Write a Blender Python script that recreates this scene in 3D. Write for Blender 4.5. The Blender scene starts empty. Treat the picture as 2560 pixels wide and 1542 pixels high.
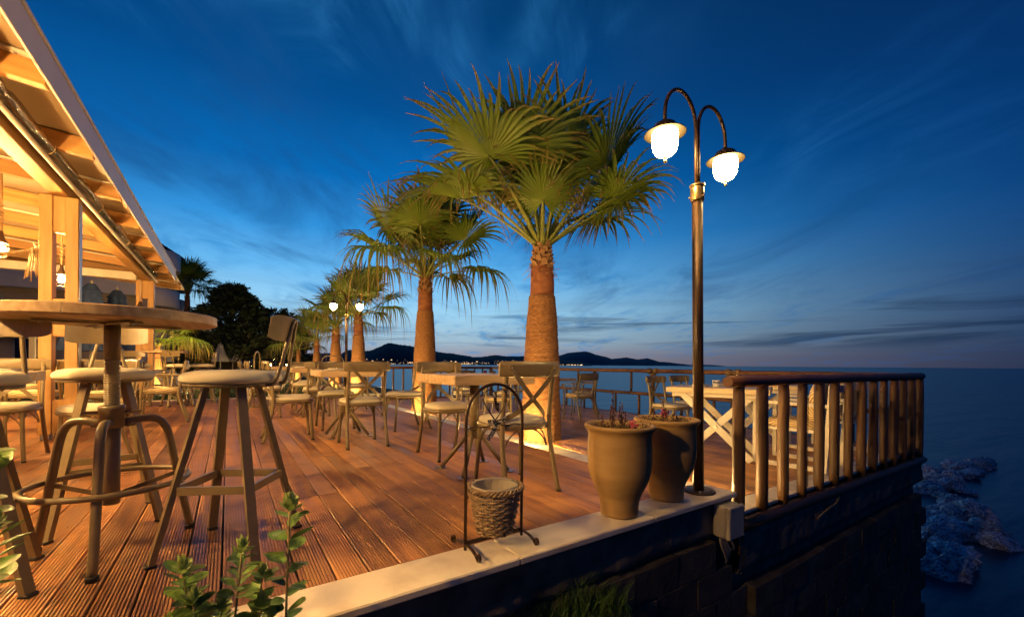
import bpy, math, random
from mathutils import Vector, Matrix, Quaternion, noise
R = math.radians
PI = math.pi
SC = bpy.context.scene
COL = SC.collection

# ------------------------------------------------------------------ camera
cam_d = bpy.data.cameras.new("camera")
cam_d.sensor_width = 36.0
cam_d.lens = 36.0 * 1057 / 2560
cam_d.shift_y = 0.0547
cam_d.clip_start = 0.05
cam_d.clip_end = 30000
cam = bpy.data.objects.new("camera", cam_d)
cam.location = (0, 0, 0.85)
cam.rotation_euler = (R(90), R(-0.42), R(-33.9))
COL.objects.link(cam)
SC.camera = cam
SC.view_settings.view_transform = 'Standard'
SC.view_settings.look = 'None'
SC.view_settings.gamma = 1
SC.view_settings.exposure = 0.0
SC.cycles.max_bounces = 6
SC.cycles.diffuse_bounces = 3
SC.cycles.glossy_bounces = 3
SC.cycles.transmission_bounces = 5
SC.cycles.caustics_reflective = False
SC.cycles.caustics_refractive = False
SC.cycles.sample_clamp_indirect = 4.0

# ------------------------------------------------------------------ dusk sky
GLOW_AZ = R(14)          # bearing of the set sun, from +Y towards +X
W = bpy.data.worlds.new("World")
SC.world = W
W.use_nodes = True


def world_sky():
    nt = W.node_tree
    N, L = nt.nodes, nt.links
    N.clear()
    out = N.new('ShaderNodeOutputWorld')
    bg = N.new('ShaderNodeBackground')
    bg.inputs['Strength'].default_value = 1.12
    L.new(bg.outputs[0], out.inputs[0])
    tc = N.new('ShaderNodeTexCoord')
    sep = N.new('ShaderNodeSeparateXYZ')
    L.new(tc.outputs['Generated'], sep.inputs[0])

    def math_(op, a, b=None, c=None, clamp=False):
        n = N.new('ShaderNodeMath')
        n.operation = op
        n.use_clamp = clamp
        for i, v in enumerate((a, b, c)):
            if v is None:
                continue
            if isinstance(v, (int, float)):
                n.inputs[i].default_value = v
            else:
                L.new(v, n.inputs[i])
        return n.outputs[0]

    def ramp(fac, stops, interp='LINEAR'):
        n = N.new('ShaderNodeValToRGB')
        n.color_ramp.interpolation = interp
        el = n.color_ramp.elements
        while len(el) < len(stops):
            el.new(0.5)
        for e, (p, c) in zip(el, stops):
            e.position = p
            e.color = (*c, 1)
        L.new(fac, n.inputs[0])
        return n.outputs[0]

    def mix(fac, a, b, mode='MIX'):
        n = N.new('ShaderNodeMix')
        n.data_type = 'RGBA'
        n.blend_type = mode
        for s, v in ((n.inputs[0], fac), (n.inputs[6], a), (n.inputs[7], b)):
            if isinstance(v, (int, float)):
                s.default_value = v
            elif isinstance(v, tuple):
                s.default_value = (*v, 1)
            else:
                L.new(v, s)
        return n.outputs[2]

    x, y, z = sep.outputs
    zc = math_('MAXIMUM', z, 0.0)
    hor = math_('SQRT', math_('ADD', math_('MULTIPLY', x, x), math_('ADD', math_('MULTIPLY', y, y), 1e-5)))
    ca = math_('DIVIDE', math_('ADD', math_('MULTIPLY', x, math.sin(GLOW_AZ)), math_('MULTIPLY', y, math.cos(GLOW_AZ))), hor)
    mr = N.new('ShaderNodeMapRange')
    mr.interpolation_type = 'LINEAR'
    L.new(ca, mr.inputs[0])
    mr.inputs[1].default_value = 0.05
    mr.inputs[2].default_value = 0.98
    side = math_('POWER', mr.outputs[0], 2.2)
    glow = ramp(zc, [(0.0, (.26, .215, .25)), (.022, (.28, .28, .34)), (.055, (.33, .47, .57)), (.12, (.31, .60, .82)),
                     (.20, (.130, .45, .82)), (.28, (.032, .28, .68)), (.38, (.002, .135, .44)), (.50, (.001, .070, .255)), (.64, (.001, .044, .155)), (1, (.0015, .024, .085))])
    far = ramp(zc, [(0.0, (.006, .020, .060)), (.04, (.004, .021, .075)), (.12, (.002, .028, .115)), (.25, (.0012, .034, .155)),
                    (.40, (.0012, .026, .120)), (.6, (.0015, .016, .075)), (1, (.0015, .012, .052))])
    sky = mix(side, far, glow)
    # a high cloud sheet: plane coordinates give streaks that converge towards the horizon
    zz = math_('ADD', zc, 0.10)
    px = math_('DIVIDE', x, zz)
    py = math_('DIVIDE', y, zz)
    cmb = N.new('ShaderNodeCombineXYZ')
    L.new(px, cmb.inputs[0])
    L.new(py, cmb.inputs[1])

    def cloud(th, scale, nscale, detail, lo, hi, off, dist=.6, rough=.55):
        mp = N.new('ShaderNodeMapping')
        mp.vector_type = 'TEXTURE'
        mp.inputs['Rotation'].default_value = (0, 0, th)
        mp.inputs['Scale'].default_value = scale
        mp.inputs['Location'].default_value = off
        L.new(cmb.outputs[0], mp.inputs[0])
        no = N.new('ShaderNodeTexNoise')
        no.inputs['Scale'].default_value = nscale
        no.inputs['Detail'].default_value = detail
        no.inputs['Roughness'].default_value = rough
        no.inputs['Distortion'].default_value = dist
        L.new(mp.outputs[0], no.inputs['Vector'])
        m = N.new('ShaderNodeMapRange')
        m.interpolation_type = 'SMOOTHSTEP'
        L.new(no.outputs[0], m.inputs[0])
        m.inputs[1].default_value = lo
        m.inputs[2].default_value = hi
        return m.outputs[0]
    # thin pale wisps high up, with a broad mask so that they come in patches
    patch = cloud(R(70), (1.4, 1.0, 1), 1.0, 3, .46, .62, (1.3, .4, 0), .4)
    wisp = cloud(R(64), (1.0, .50, 1), 1.5, 8, .38, .74, (3.1, 1.2, 0), 1.3, .62)
    sky = mix(math_('MULTIPLY', math_('MULTIPLY', wisp, patch), math_('MULTIPLY_ADD', side, .62, .25)), sky, mix(side, (.006, .060, .23), (.035, .25, .58)))
    # darker streaks running to a point right of the palms
    dark = cloud(R(53), (2.3, .80, 1), 1.15, 6, .46, .72, (0.3, 7.7, 0), .7, .6)
    fade = ramp(zc, [(0, (0, 0, 0)), (.07, (.05, .05, .05)), (.20, (1, 1, 1))], 'EASE')
    dark = math_('MULTIPLY', dark, fade)
    sky = mix(math_('MULTIPLY', dark, math_('MULTIPLY_ADD', side, .52, .24)), sky, mix(side, (.003, .018, .075), (.008, .070, .235)))
    # long grey bars lying over the horizon
    cm2 = N.new('ShaderNodeCombineXYZ')
    az = math_('ARCTAN2', x, y)
    L.new(math_('MULTIPLY_ADD', az, 1.9, 3.35), cm2.inputs[0])
    L.new(math_('MULTIPLY', z, 27.0), cm2.inputs[1])
    n3 = N.new('ShaderNodeTexNoise')
    n3.inputs['Scale'].default_value = 1.0
    n3.inputs['Detail'].default_value = 6
    n3.inputs['Roughness'].default_value = .58
    n3.inputs['Distortion'].default_value = 1.1
    L.new(cm2.outputs[0], n3.inputs['Vector'])
    m3 = N.new('ShaderNodeMapRange')
    m3.interpolation_type = 'SMOOTHSTEP'
    m3.inputs[1].default_value = .46
    m3.inputs[2].default_value = .64
    L.new(n3.outputs[0], m3.inputs[0])
    band = ramp(zc, [(0, (0, 0, 0)), (.028, (.1, .1, .1)), (.05, (1, 1, 1)), (.085, (.9, .9, .9)), (.14, (.15, .15, .15)), (.2, (0, 0, 0))], 'EASE')
    sky = mix(math_('MULTIPLY', math_('MULTIPLY', m3.outputs[0], band), .8), sky, mix(side, (.005, .018, .055), (.055, .105, .19)))
    L.new(sky, bg.inputs['Color'])


world_sky()

# ------------------------------------------------------------------ helpers
def thing(name, label, cat, loc=(0, 0, 0), rz=0.0, group=None, parent=None):
    o = bpy.data.objects.new(name, None)
    o.empty_display_size = .1
    COL.objects.link(o)
    o.location = loc
    o.rotation_euler = (0, 0, rz)
    o['label'] = label
    o['category'] = cat
    if group:
        o['group'] = group
    return o


def tag(o, label=None, cat=None, group=None, kind=None):
    for k, v in (('label', label), ('category', cat), ('group', group), ('kind', kind)):
        if v:
            o[k] = v
    return o


def kids(o):
    return [c for c in bpy.data.objects if c.parent == o]


CHILD = {}


def copy_tree(o, parent=None):
    c = o.copy()
    COL.objects.link(c)
    c.parent = parent
    for ch in CHILD.get(o.name, []):
        CHILD.setdefault(c.name, []).append(copy_tree(ch, c))
    return c


def dup(root, loc, rz, label, group=None, scale=None):
    r = copy_tree(root)
    r.location = loc
    r.rotation_euler = (0, 0, rz)
    r['label'] = label
    if group:
        r['group'] = group
    if scale:
        r.scale = (scale,) * 3
    return r


def mesh_obj(name, me, mat, parent=None):
    o = bpy.data.objects.new(name, me)
    COL.objects.link(o)
    if mat is not None and len(me.materials) == 0:
        me.materials.append(mat)
    if parent is not None:
        o.parent = parent
        CHILD.setdefault(parent.name, []).append(o)
    return o


class MB:
    """collects vertices and faces of one mesh"""
    def __init__(s):
        s.v, s.f, s.sm, s.a = [], [], [], []

    def add(s, verts, faces, smooth=False, mat=None):
        b = len(s.v)
        if mat is not None:
            verts = [mat @ Vector(p) for p in verts]
        s.v += [tuple(p) for p in verts]
        s.f += [tuple(i + b for i in f) for f in faces]
        s.sm += [smooth] * len(faces)
        return s

    def box(s, c, size, rot=None, taper=None):
        x, y, z = (k / 2 for k in size)
        t = taper or 1
        vs = [(-x, -y, -z), (x, -y, -z), (x, y, -z), (-x, y, -z), (-x * t, -y * t, z), (x * t, -y * t, z), (x * t, y * t, z), (-x * t, y * t, z)]
        m = Matrix.Translation(c)
        if rot is not None:
            m = m @ rot
        return s.add(vs, [(3, 2, 1, 0), (4, 5, 6, 7), (0, 1, 5, 4), (1, 2, 6, 5), (2, 3, 7, 6), (3, 0, 4, 7)], False, m)

    def bbox(s, c, size, bev=.004, rot=None):
        """box with chamfered edges"""
        x, y, z = (k / 2 for k in size)
        b = min(bev, x * .9, y * .9, z * .9)
        vs, fs = [], []
        idx = {}
        for sx in (-1, 1):
            for sy in (-1, 1):
                for sz in (-1, 1):
                    for ax in range(3):
                        p = [sx * x, sy * y, sz * z]
                        for k in range(3):
                            if k != ax:
                                p[k] -= b * (sx, sy, sz)[k]
                        idx[sx, sy, sz, ax] = len(vs)
                        vs.append(p)
        def quad(a, b_, c_, d_):
            pa, pb, pc = Vector(vs[a]), Vector(vs[b_]), Vector(vs[c_])
            n = (pb - pa).cross(pc - pa)
            ctr = (pa + pb + pc)
            fs.append((a, b_, c_, d_) if n.dot(ctr) > 0 else (d_, c_, b_, a))
        for ax in range(3):
            o = [k for k in range(3) if k != ax]
            for sg in (-1, 1):
                def key(p, q):
                    k = [0, 0, 0]
                    k[ax] = sg
                    k[o[0]] = p
                    k[o[1]] = q
                    return idx[k[0], k[1], k[2], ax]
                quad(key(-1, -1), key(1, -1), key(1, 1), key(-1, 1))
            for p in (-1, 1):
                for q in (-1, 1):
                    def k2(t, a):
                        k = [0, 0, 0]
                        k[ax] = t
                        k[o[0]] = p
                        k[o[1]] = q
                        return idx[k[0], k[1], k[2], a]
                    quad(k2(-1, o[0]), k2(1, o[0]), k2(1, o[1]), k2(-1, o[1]))
        for sx in (-1, 1):
            for sy in (-1, 1):
                for sz in (-1, 1):
                    t = (idx[sx, sy, sz, 0], idx[sx, sy, sz, 1], idx[sx, sy, sz, 2])
                    pa, pb, pc = (Vector(vs[i]) for i in t)
                    if (pb - pa).cross(pc - pa).dot(pa) < 0:
                        t = t[::-1]
                    fs.append(t)
        m = Matrix.Translation(c)
        if rot is not None:
            m = m @ rot
        return s.add(vs, fs, False, m)

    def tube(s, pts, r, n=8, caps=True, flat=1.0, up=None, smooth=True):
        """swept tube; r a number or one per point; flat squeezes it along its second axis"""
        pts = [Vector(p) for p in pts]
        k = len(pts)
        rs = [r] * k if isinstance(r, (int, float)) else list(r)
        vs, fs = [], []
        u = None
        for i in range(k):
            t = (pts[min(i + 1, k - 1)] - pts[max(i - 1, 0)])
            if t.length < 1e-9:
                t = Vector((0, 0, 1))
            t.normalize()
            if u is None:
                ref = Vector(up) if up else (Vector((0, 0, 1)) if abs(t.z) < .9 else Vector((0, 1, 0)))
                u = (ref - t * ref.dot(t)).normalized()
            else:
                u = (u - t * u.dot(t))
                u = u.normalized() if u.length > 1e-6 else t.orthogonal().normalized()
            w = t.cross(u)
            for j in range(n):
                a = 2 * PI * (j + .5) / n
                vs.append(pts[i] + (u * math.cos(a) * flat + w * math.sin(a)) * rs[i])
        for i in range(k - 1):
            for j in range(n):
                a, b = i * n + j, i * n + (j + 1) % n
                fs.append((a, b, b + n, a + n))
        s.add(vs, fs, smooth)
        if caps:
            b = len(s.v) - len(vs)
            s.f.append(tuple(b + j for j in range(n - 1, -1, -1)))
            s.f.append(tuple(b + (k - 1) * n + j for j in range(n)))
            s.sm += [False, False]
        return s

    def strip(s, pts, width, thick, side):
        """flat bar: rectangle swept along pts, wide along side"""
        pts = [Vector(p) for p in pts]
        k = len(pts)
        vs, fs = [], []
        for i in range(k):
            t = (pts[min(i + 1, k - 1)] - pts[max(i - 1, 0)]).normalized()
            sd = Vector(side[i] if isinstance(side, list) else side)
            sd = (sd - t * sd.dot(t)).normalized()
            nn = t.cross(sd)
            w, h = width / 2, thick / 2
            vs += [pts[i] - sd * w - nn * h, pts[i] + sd * w - nn * h, pts[i] + sd * w + nn * h, pts[i] - sd * w + nn * h]
        for i in range(k - 1):
            for j in range(4):
                a, b = i * 4 + j, i * 4 + (j + 1) % 4
                fs.append((a, b, b + 4, a + 4))
        fs.append((3, 2, 1, 0))
        e = (k - 1) * 4
        fs.append((e, e + 1, e + 2, e + 3))
        return s.add(vs, fs)

    def lathe(s, prof, n=24, c=(0, 0, 0), smooth=True, caps=True, wob=None):
        vs, fs = [], []
        for (r, z) in prof:
            for j in range(n):
                a = 2 * PI * j / n
                rr = r * (wob(a, z) if wob else 1)
                vs.append((c[0] + rr * math.cos(a), c[1] + rr * math.sin(a), c[2] + z))
        k = len(prof)
        for i in range(k - 1):
            for j in range(n):
                a, b = i * n + j, i * n + (j + 1) % n
                fs.append((a, b, b + n, a + n))
        s.add(vs, fs, smooth)
        if caps:
            b = len(s.v) - len(vs)
            s.f.append(tuple(b + j for j in range(n - 1, -1, -1)))
            s.f.append(tuple(b + (k - 1) * n + j for j in range(n)))
            s.sm += [False, False]
        return s

    def grid(s, pts, smooth=True, closed=False):
        """rows of points -> quads"""
        m, n = len(pts), len(pts[0])
        vs = [p for row in pts for p in row]
        fs = []
        for i in range(m - 1):
            for j in range(n if closed else n - 1):
                j2 = (j + 1) % n
                fs.append((i * n + j, i * n + j2, (i + 1) * n + j2, (i + 1) * n + j))
        return s.add(vs, fs, smooth)

    def ball(s, c, r, n=10, m=6, sc=(1, 1, 1)):
        pr = [(max(r * math.sin(PI * i / m), r * .02), -r * math.cos(PI * i / m)) for i in range(m + 1)]
        b = len(s.v)
        s.lathe(pr, n)
        for i in range(b, len(s.v)):
            p = s.v[i]
            s.v[i] = (c[0] + p[0] * sc[0], c[1] + p[1] * sc[1], c[2] + p[2] * sc[2])
        return s

    def mesh(s, name, mat=None):
        me = bpy.data.meshes.new(name)
        me.from_pydata(s.v, [], s.f)
        me.polygons.foreach_set('use_smooth', s.sm)
        if s.a:
            at = me.attributes.new('t', 'FLOAT', 'POINT')
            at.data.foreach_set('value', s.a)
        if mat is not None:
            me.materials.append(mat)
        me.update()
        return me

    def build(s, name, mat, parent=None):
        return mesh_obj(name, s.mesh(name, mat), None, parent)


def struct(o):
    o['kind'] = 'structure'
    return o


def catmull(pts, n=6):
    P = [Vector(p) for p in pts]
    P = [P[0] * 2 - P[1]] + P + [P[-1] * 2 - P[-2]]
    out = []
    for i in range(1, len(P) - 2):
        a, b, c, d = P[i - 1:i + 3]
        for k in range(n):
            t = k / n
            out.append(.5 * ((2 * b) + (c - a) * t + (2 * a - 5 * b + 4 * c - d) * t * t + (3 * b - a - 3 * c + d) * t ** 3))
    out.append(P[-2])
    return out


# ------------------------------------------------------------------ materials
def mat(name, col, rough=.5, metal=0.0, col2=None, nscale=6.0, stretch=(1, 1, 1), bump=0.0, bscale=None, bstretch=None,
        rand=0.0, detail=4, lo=.35, hi=.65, rough2=None, spec=.5, coat=0.0, transl=0.0, sheen=0.0, island=False):
    m = bpy.data.materials.new(name)
    m.use_nodes = True
    nt = m.node_tree
    N, L = nt.nodes, nt.links
    bs = N['Principled BSDF']
    bs.inputs['Roughness'].default_value = rough
    bs.inputs['Metallic'].default_value = metal
    bs.inputs['Specular IOR Level'].default_value = spec
    if coat:
        bs.inputs['Coat Weight'].default_value = coat
        bs.inputs['Coat Roughness'].default_value = .2
    tc = N.new('ShaderNodeTexCoord')
    oi = N.new('ShaderNodeObjectInfo')
    ad = N.new('ShaderNodeVectorMath')
    ad.operation = 'MULTIPLY_ADD'
    L.new(oi.outputs['Random'], ad.inputs[0])
    ad.inputs[1].default_value = (37.0, 23.0, 51.0)
    L.new(tc.outputs['Object'], ad.inputs[2])

    def noise_(scale, st, det):
        mp = N.new('ShaderNodeMapping')
        mp.inputs['Scale'].default_value = st
        L.new(ad.outputs[0], mp.inputs[0])
        no = N.new('ShaderNodeTexNoise')
        no.inputs['Scale'].default_value = scale
        no.inputs['Detail'].default_value = det
        L.new(mp.outputs[0], no.inputs['Vector'])
        return no.outputs[0]
    base = None
    if col2:
        no = noise_(nscale, stretch, detail)
        r = N.new('ShaderNodeValToRGB')
        r.color_ramp.elements[0].position = lo
        r.color_ramp.elements[1].position = hi
        r.color_ramp.elements[0].color = (*col, 1)
        r.color_ramp.elements[1].color = (*col2, 1)
        L.new(no, r.inputs[0])
        base = r.outputs[0]
        if rough2 is not None:
            mr = N.new('ShaderNodeMapRange')
            L.new(no, mr.inputs[0])
            mr.inputs[1].default_value = .3
            mr.inputs[2].default_value = .7
            mr.inputs[3].default_value = rough
            mr.inputs[4].default_value = rough2
            L.new(mr.outputs[0], bs.inputs['Roughness'])
    else:
        rg = N.new('ShaderNodeRGB')
        rg.outputs[0].default_value = (*col, 1)
        base = rg.outputs[0]
    if rand:
        hv = N.new('ShaderNodeHueSaturation')
        mr = N.new('ShaderNodeMapRange')
        if island:
            ge = N.new('ShaderNodeNewGeometry')
            L.new(ge.outputs['Random Per Island'], mr.inputs[0])
        else:
            L.new(oi.outputs['Random'], mr.inputs[0])
        mr.inputs[3].default_value = 1 - rand
        mr.inputs[4].default_value = 1 + rand
        L.new(mr.outputs[0], hv.inputs['Value'])
        L.new(base, hv.inputs['Color'])
        base = hv.outputs[0]
    L.new(base, bs.inputs['Base Color'])
    if bump:
        no = noise_(bscale or nscale, bstretch or stretch, detail)
        bp = N.new('ShaderNodeBump')
        bp.inputs['Strength'].default_value = bump
        bp.inputs['Distance'].default_value = .01
        L.new(no, bp.inputs['Height'])
        L.new(bp.outputs[0], bs.inputs['Normal'])
    if transl:
        tr = N.new('ShaderNodeBsdfTranslucent')
        L.new(base, tr.inputs[0])
        mx = N.new('ShaderNodeMixShader')
        mx.inputs[0].default_value = transl
        L.new(bs.outputs[0], mx.inputs[1])
        L.new(tr.outputs[0], mx.inputs[2])
        L.new(mx.outputs[0], N['Material Output'].inputs[0])
    return m


def emat(name, col, strength):
    m = bpy.data.materials.new(name)
    m.use_nodes = True
    bs = m.node_tree.nodes['Principled BSDF']
    bs.inputs['Base Color'].default_value = (.6, .55, .5, 1)
    bs.inputs['Emission Color'].default_value = (*col, 1)
    bs.inputs['Emission Strength'].default_value = strength
    return m


def glass(name, col=(1, 1, 1), rough=0.02, thin=True):
    m = bpy.data.materials.new(name)
    m.use_nodes = True
    nt = m.node_tree
    N, L = nt.nodes, nt.links
    N.remove(N['Principled BSDF'])
    tr = N.new('ShaderNodeBsdfTransparent')
    tr.inputs[0].default_value = (*col, 1)
    gl = N.new('ShaderNodeBsdfGlossy')
    gl.inputs['Roughness'].default_value = rough
    fr = N.new('ShaderNodeFresnel')
    fr.inputs[0].default_value = 1.5
    mx = N.new('ShaderNodeMixShader')
    L.new(fr.outputs[0], mx.inputs[0])
    L.new(tr.outputs[0], mx.inputs[1])
    L.new(gl.outputs[0], mx.inputs[2])
    L.new(mx.outputs[0], N['Material Output'].inputs[0])
    return m


WARM = (1.0, .56, .20)
M = {}
M['deck'] = mat('deck_wood', (.27, .110, .040), .36, 0, (.54, .260, .100), 9, (2.4, .14, 1), .12, 60, (3, .05, 1), .42, 6, .3, .72, .62)
M['stone'] = mat('ledge_marble', (.46, .37, .26), .38, 0, (.72, .64, .51), 4.5, (1, 1, 1), .08, 30, None, .07, 9, .28, .52, .55)
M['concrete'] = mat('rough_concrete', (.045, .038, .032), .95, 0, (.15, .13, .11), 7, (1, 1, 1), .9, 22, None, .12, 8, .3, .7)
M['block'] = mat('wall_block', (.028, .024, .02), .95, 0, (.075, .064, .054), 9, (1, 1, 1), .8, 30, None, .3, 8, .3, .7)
M['soil'] = mat('soil', (.035, .028, .02), 1, 0, (.07, .055, .04), 8, (1, 1, 1), .8, 20, None, 0, 6)
M['taupe'] = mat('taupe_paint', (.190, .146, .078), .34, 0, (.215, .167, .090), 30, (1, 1, 1), .02, 180, None, .05, 3)
M['rubber_gap_shade'] = mat('rubber_gap_shade', (.015, .014, .013), .7)
M['cream'] = mat('cream_fabric', (.62, .56, .40), .9, 0, (.71, .65, .49), 5, (1, 1, 1), .25, 420, None, .06, 2)
M['wood_top'] = mat('washed_table_wood', (.40, .26, .13), .5, 0, (.58, .42, .24), 6, (.5, 6, 6), .15, 14, (.5, 8, 8), .08, 6, .3, .7)
M['pine'] = mat('pine_timber', (.36, .175, .045), .55, 0, (.52, .30, .095), 3, (6, .5, 6), .06, 9, (8, .5, 8), .10, 6, .3, .75)
M['pine_post'] = mat('pine_post', (.40, .20, .055), .55, 0, (.56, .335, .115), 3, (6, 6, .5), .06, 9, (8, 8, .5), .10, 6, .3, .75)
M['pine_cross'] = mat('pine_rafter', (.34, .16, .040), .55, 0, (.50, .28, .09), 3, (.5, 6, 6), .06, 9, (.5, 8, 8), .12, 6, .3, .75)
M['roof_panel'] = mat('roof_panel', (.40, .30, .185), .6)
M['fascia'] = mat('white_fascia', (.46, .40, .42), .45, 0, (.50, .44, .46), 3)
M['log'] = mat('stained_log', (.055, .028, .011), .42, 0, (.15, .074, .029), 7, (5, 5, .35), .35, 12, (9, 9, .4), .25, 6, .3, .7, .6)
M['log_rail'] = mat('stained_rail', (.085, .030, .012), .42, 0, (.18, .072, .028), 7, (.35, 5, 5), .3, 12, (.4, 9, 9), .15, 6, .3, .7, .6)
M['log_rail_y'] = mat('stained_rail_far', (.11, .045, .018), .45, 0, (.22, .10, .038), 7, (5, .35, 5), .3, 12, (9, .4, 9), .15, 6, .3, .7, .6)
M['log_end'] = mat('log_end_grain', (.12, .06, .025), .7, 0, (.24, .13, .06), 25)
M['rope'] = mat('hemp_rope', (.30, .19, .085), .9, 0, (.42, .28, .13), 60, (1, 1, 1), .5, 90)
M['pole'] = mat('brushed_bronze', (.028, .018, .011), .36, .45, (.11, .055, .024), 7, (5, 5, .45), .12, 10, (8, 8, .5), 0, 6, .42, .66, .5)
M['brass'] = mat('brass_collar', (.24, .16, .07), .35, .8, (.36, .25, .11), 15)
M['iron'] = mat('wrought_iron', (.045, .024, .013), .38, .35, (.075, .04, .02), 30, (1, 1, 1), .05, 90)
M['terracotta'] = mat('pale_terracotta', (.25, .150, .052), .75, 0, (.33, .210, .085), 4, (1, 1, 4), .06, 30, (1, 1, 8), .06, 6, .3, .7)
M['wicker'] = mat('grey_wicker', (.20, .125, .06), .7, 0, (.40, .28, .16), 40, (1, 1, 1), .2, 90)
M['liner'] = mat('clear_liner', (.62, .56, .46), .3, 0, None, 5, transl=.5)
M['box_plastic'] = mat('junction_box_plastic', (.40, .36, .28), .5, 0, (.43, .39, .31), 6)
M['cable'] = mat('grey_conduit', (.24, .21, .17), .5)
M['steel'] = mat('galvanised_steel', (.35, .35, .36), .35, .8)
M['brim'] = mat('dark_brim_metal', (.012, .009, .005), .8, .0, spec=.05)  # near-black so the lamp glass beside it does not burn it out
M['dark_metal'] = mat('dark_lamp_metal', (.05, .035, .022), .4, .6)
M['white_wood'] = mat('white_painted_wood', (.62, .56, .46), .5, 0, (.70, .64, .54), 6, (1, 1, .4), .05, 30, None, .03)
M['napkin'] = mat('linen_napkin', (.60, .54, .43), .9, 0, (.66, .60, .49), 20, (1, 1, 1), .1, 60)
M['cutlery'] = mat('cutlery', (.6, .6, .6), .2, 1.0)
M['ceramic'] = mat('ceramic', (.72, .70, .66), .25)
M['canvas_blue'] = mat('blue_canvas', (.030, .065, .20), .85, 0, (.05, .095, .27), 10, rand=.1)
M['canvas_white'] = mat('white_canvas', (.42, .41, .40), .85, 0, (.52, .51, .50), 10, rand=.05)
M['plaster'] = mat('building_plaster', (.74, .65, .57), .9, 0, (.82, .73, .65), 1.5, (1, 1, 1), .1, 20)
M['ochre_wall'] = mat('ochre_plaster', (.46, .36, .28), .9, 0, (.54, .43, .34), 1.2, (1, 1, 1), .1, 20)  # ochre plaster, deeper in tone than the parapets and side wall
M['roof_tile'] = mat('roof_tiles', (.10, .05, .045), .8, 0, (.15, .08, .07), 12, rand=.2)
M['win_dark'] = mat('dark_window', (.012, .014, .018), .08)
M['win_frame'] = mat('window_frame', (.42, .40, .38), .5)
M['hill_near'] = mat('wooded_hill', (.010, .013, .020), 1, 0, (.018, .022, .030), .02, (1, 1, 1))
M['hill_far'] = mat('distant_mountain', (.022, .050, .085), 1, 0, (.026, .056, .092), .002)  # blue of the distance haze is put into this colour
M['rock'] = mat('shore_rock', (.025, .036, .06), .34, 0, (.55, .63, .78), 7, (1, 1, 1), 1.0, 9, None, .25, 8, .3, .7)  # blue of the sky's light is tinted into the rock colour
M['lawn'] = mat('lawn', (.020, .045, .010), .95, 0, (.045, .085, .018), 3, (1, 1, 1), .6, 60)
M['grass'] = mat('grass_blade', (.035, .085, .012), .6, rand=.4, island=True, transl=.25)
M['shrub_leaf'] = mat('glossy_shrub_leaf', (.085, .165, .030), .45, 0, (.16, .27, .06), 40, (1, 1, 1), .15, 60, None, .45, transl=.25)
M['shrub_tip'] = mat('young_shrub_leaf', (.27, .38, .10), .5, 0, (.38, .48, .17), 25, rand=.25, transl=.3)
M['stem'] = mat('shrub_stem', (.20, .17, .07), .7)
M['dark_leaf'] = mat('conifer_foliage', (.035, .060, .028), .8, rand=.5, island=True, transl=.1)
M['bark'] = mat('bark', (.07, .05, .035), .95, 0, (.12, .09, .06), 8, (3, 3, .5), .6, 20)
M['palm_trunk'] = mat('palm_trunk_fibre', (.20, .085, .028), .85, 0, (.40, .20, .075), 11, (2.0, 2.0, 7), .9, 20, (1.2, 1.2, 9), .05, 7, .3, .7)
M['palm_smooth'] = mat('palm_smooth_bark', (.21, .068, .024), .65, 0, (.36, .14, .052), 6, (1, 1, 2), .3, 18, (2, 2, 6), .05, 6)
M['palm_boot'] = mat('palm_leaf_base', (.24, .12, .05), .85, 0, (.42, .25, .115), 14, (1, 1, 3), .5, 40, None, .2, 6)
M['petiole'] = mat('palm_petiole', (.17, .21, .035), .45, 0, (.24, .27, .06), 5)
M['flower_dark'] = mat('dry_flower_spike', (.055, .018, .018), .8, rand=.3, island=True)
M['flower_pink'] = mat('pink_flower', (.45, .05, .12), .6)
M['ribbon'] = mat('striped_ribbon', (.03, .025, .02), .7, 0, (.55, .5, .4), 90, (1, .05, 1), lo=.48, hi=.52)
M['glass'] = glass('clear_glass', (.97, .97, .96))
M['pine_knot'] = mat('pine_knot', (.16, .06, .015), .6)
M['candle_glass'] = emat('lit_candle_glass', (1, .55, .22), 3.5)
M['flame'] = emat('candle_flame', (1, .62, .25), 45)
M['lamp_glass'] = emat('lit_lamp_glass', (1, .64, .24), 165)
M['lantern_glass'] = emat('lit_lantern_bulb', (1, .56, .18), 5600)
M['uplight'] = emat('uplight_lens', (1, .62, .22), 120)
M['town'] = emat('town_lights', (1, .62, .30), 2.2)
M['red_drink'] = mat('red_drink', (.40, .02, .015), .1)
M['orange_drink'] = mat('orange_drink', (.55, .25, .03), .1)


def pattern_fabric():
    m = mat('swirl_fabric', (.6, .5, .3), .9, bump=.2, bscale=300)
    nt = m.node_tree
    N, L = nt.nodes, nt.links
    tc = N.new('ShaderNodeTexCoord')
    wv = N.new('ShaderNodeTexWave')
    wv.wave_type = 'RINGS'
    wv.inputs['Scale'].default_value = 13
    wv.inputs['Distortion'].default_value = 7
    wv.inputs['Detail'].default_value = 1.5
    wv.inputs['Detail Scale'].default_value = .8
    L.new(tc.outputs['Object'], wv.inputs[0])
    r = N.new('ShaderNodeValToRGB')
    r.color_ramp.elements[0].position = .3
    r.color_ramp.elements[1].position = .6
    r.color_ramp.elements[0].color = (.40, .25, .085, 1)
    r.color_ramp.elements[1].color = (.64, .54, .34, 1)
    L.new(wv.outputs[1], r.inputs[0])
    L.new(r.outputs[0], N['Principled BSDF'].inputs['Base Color'])
    return m


M['swirl'] = pattern_fabric()


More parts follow.
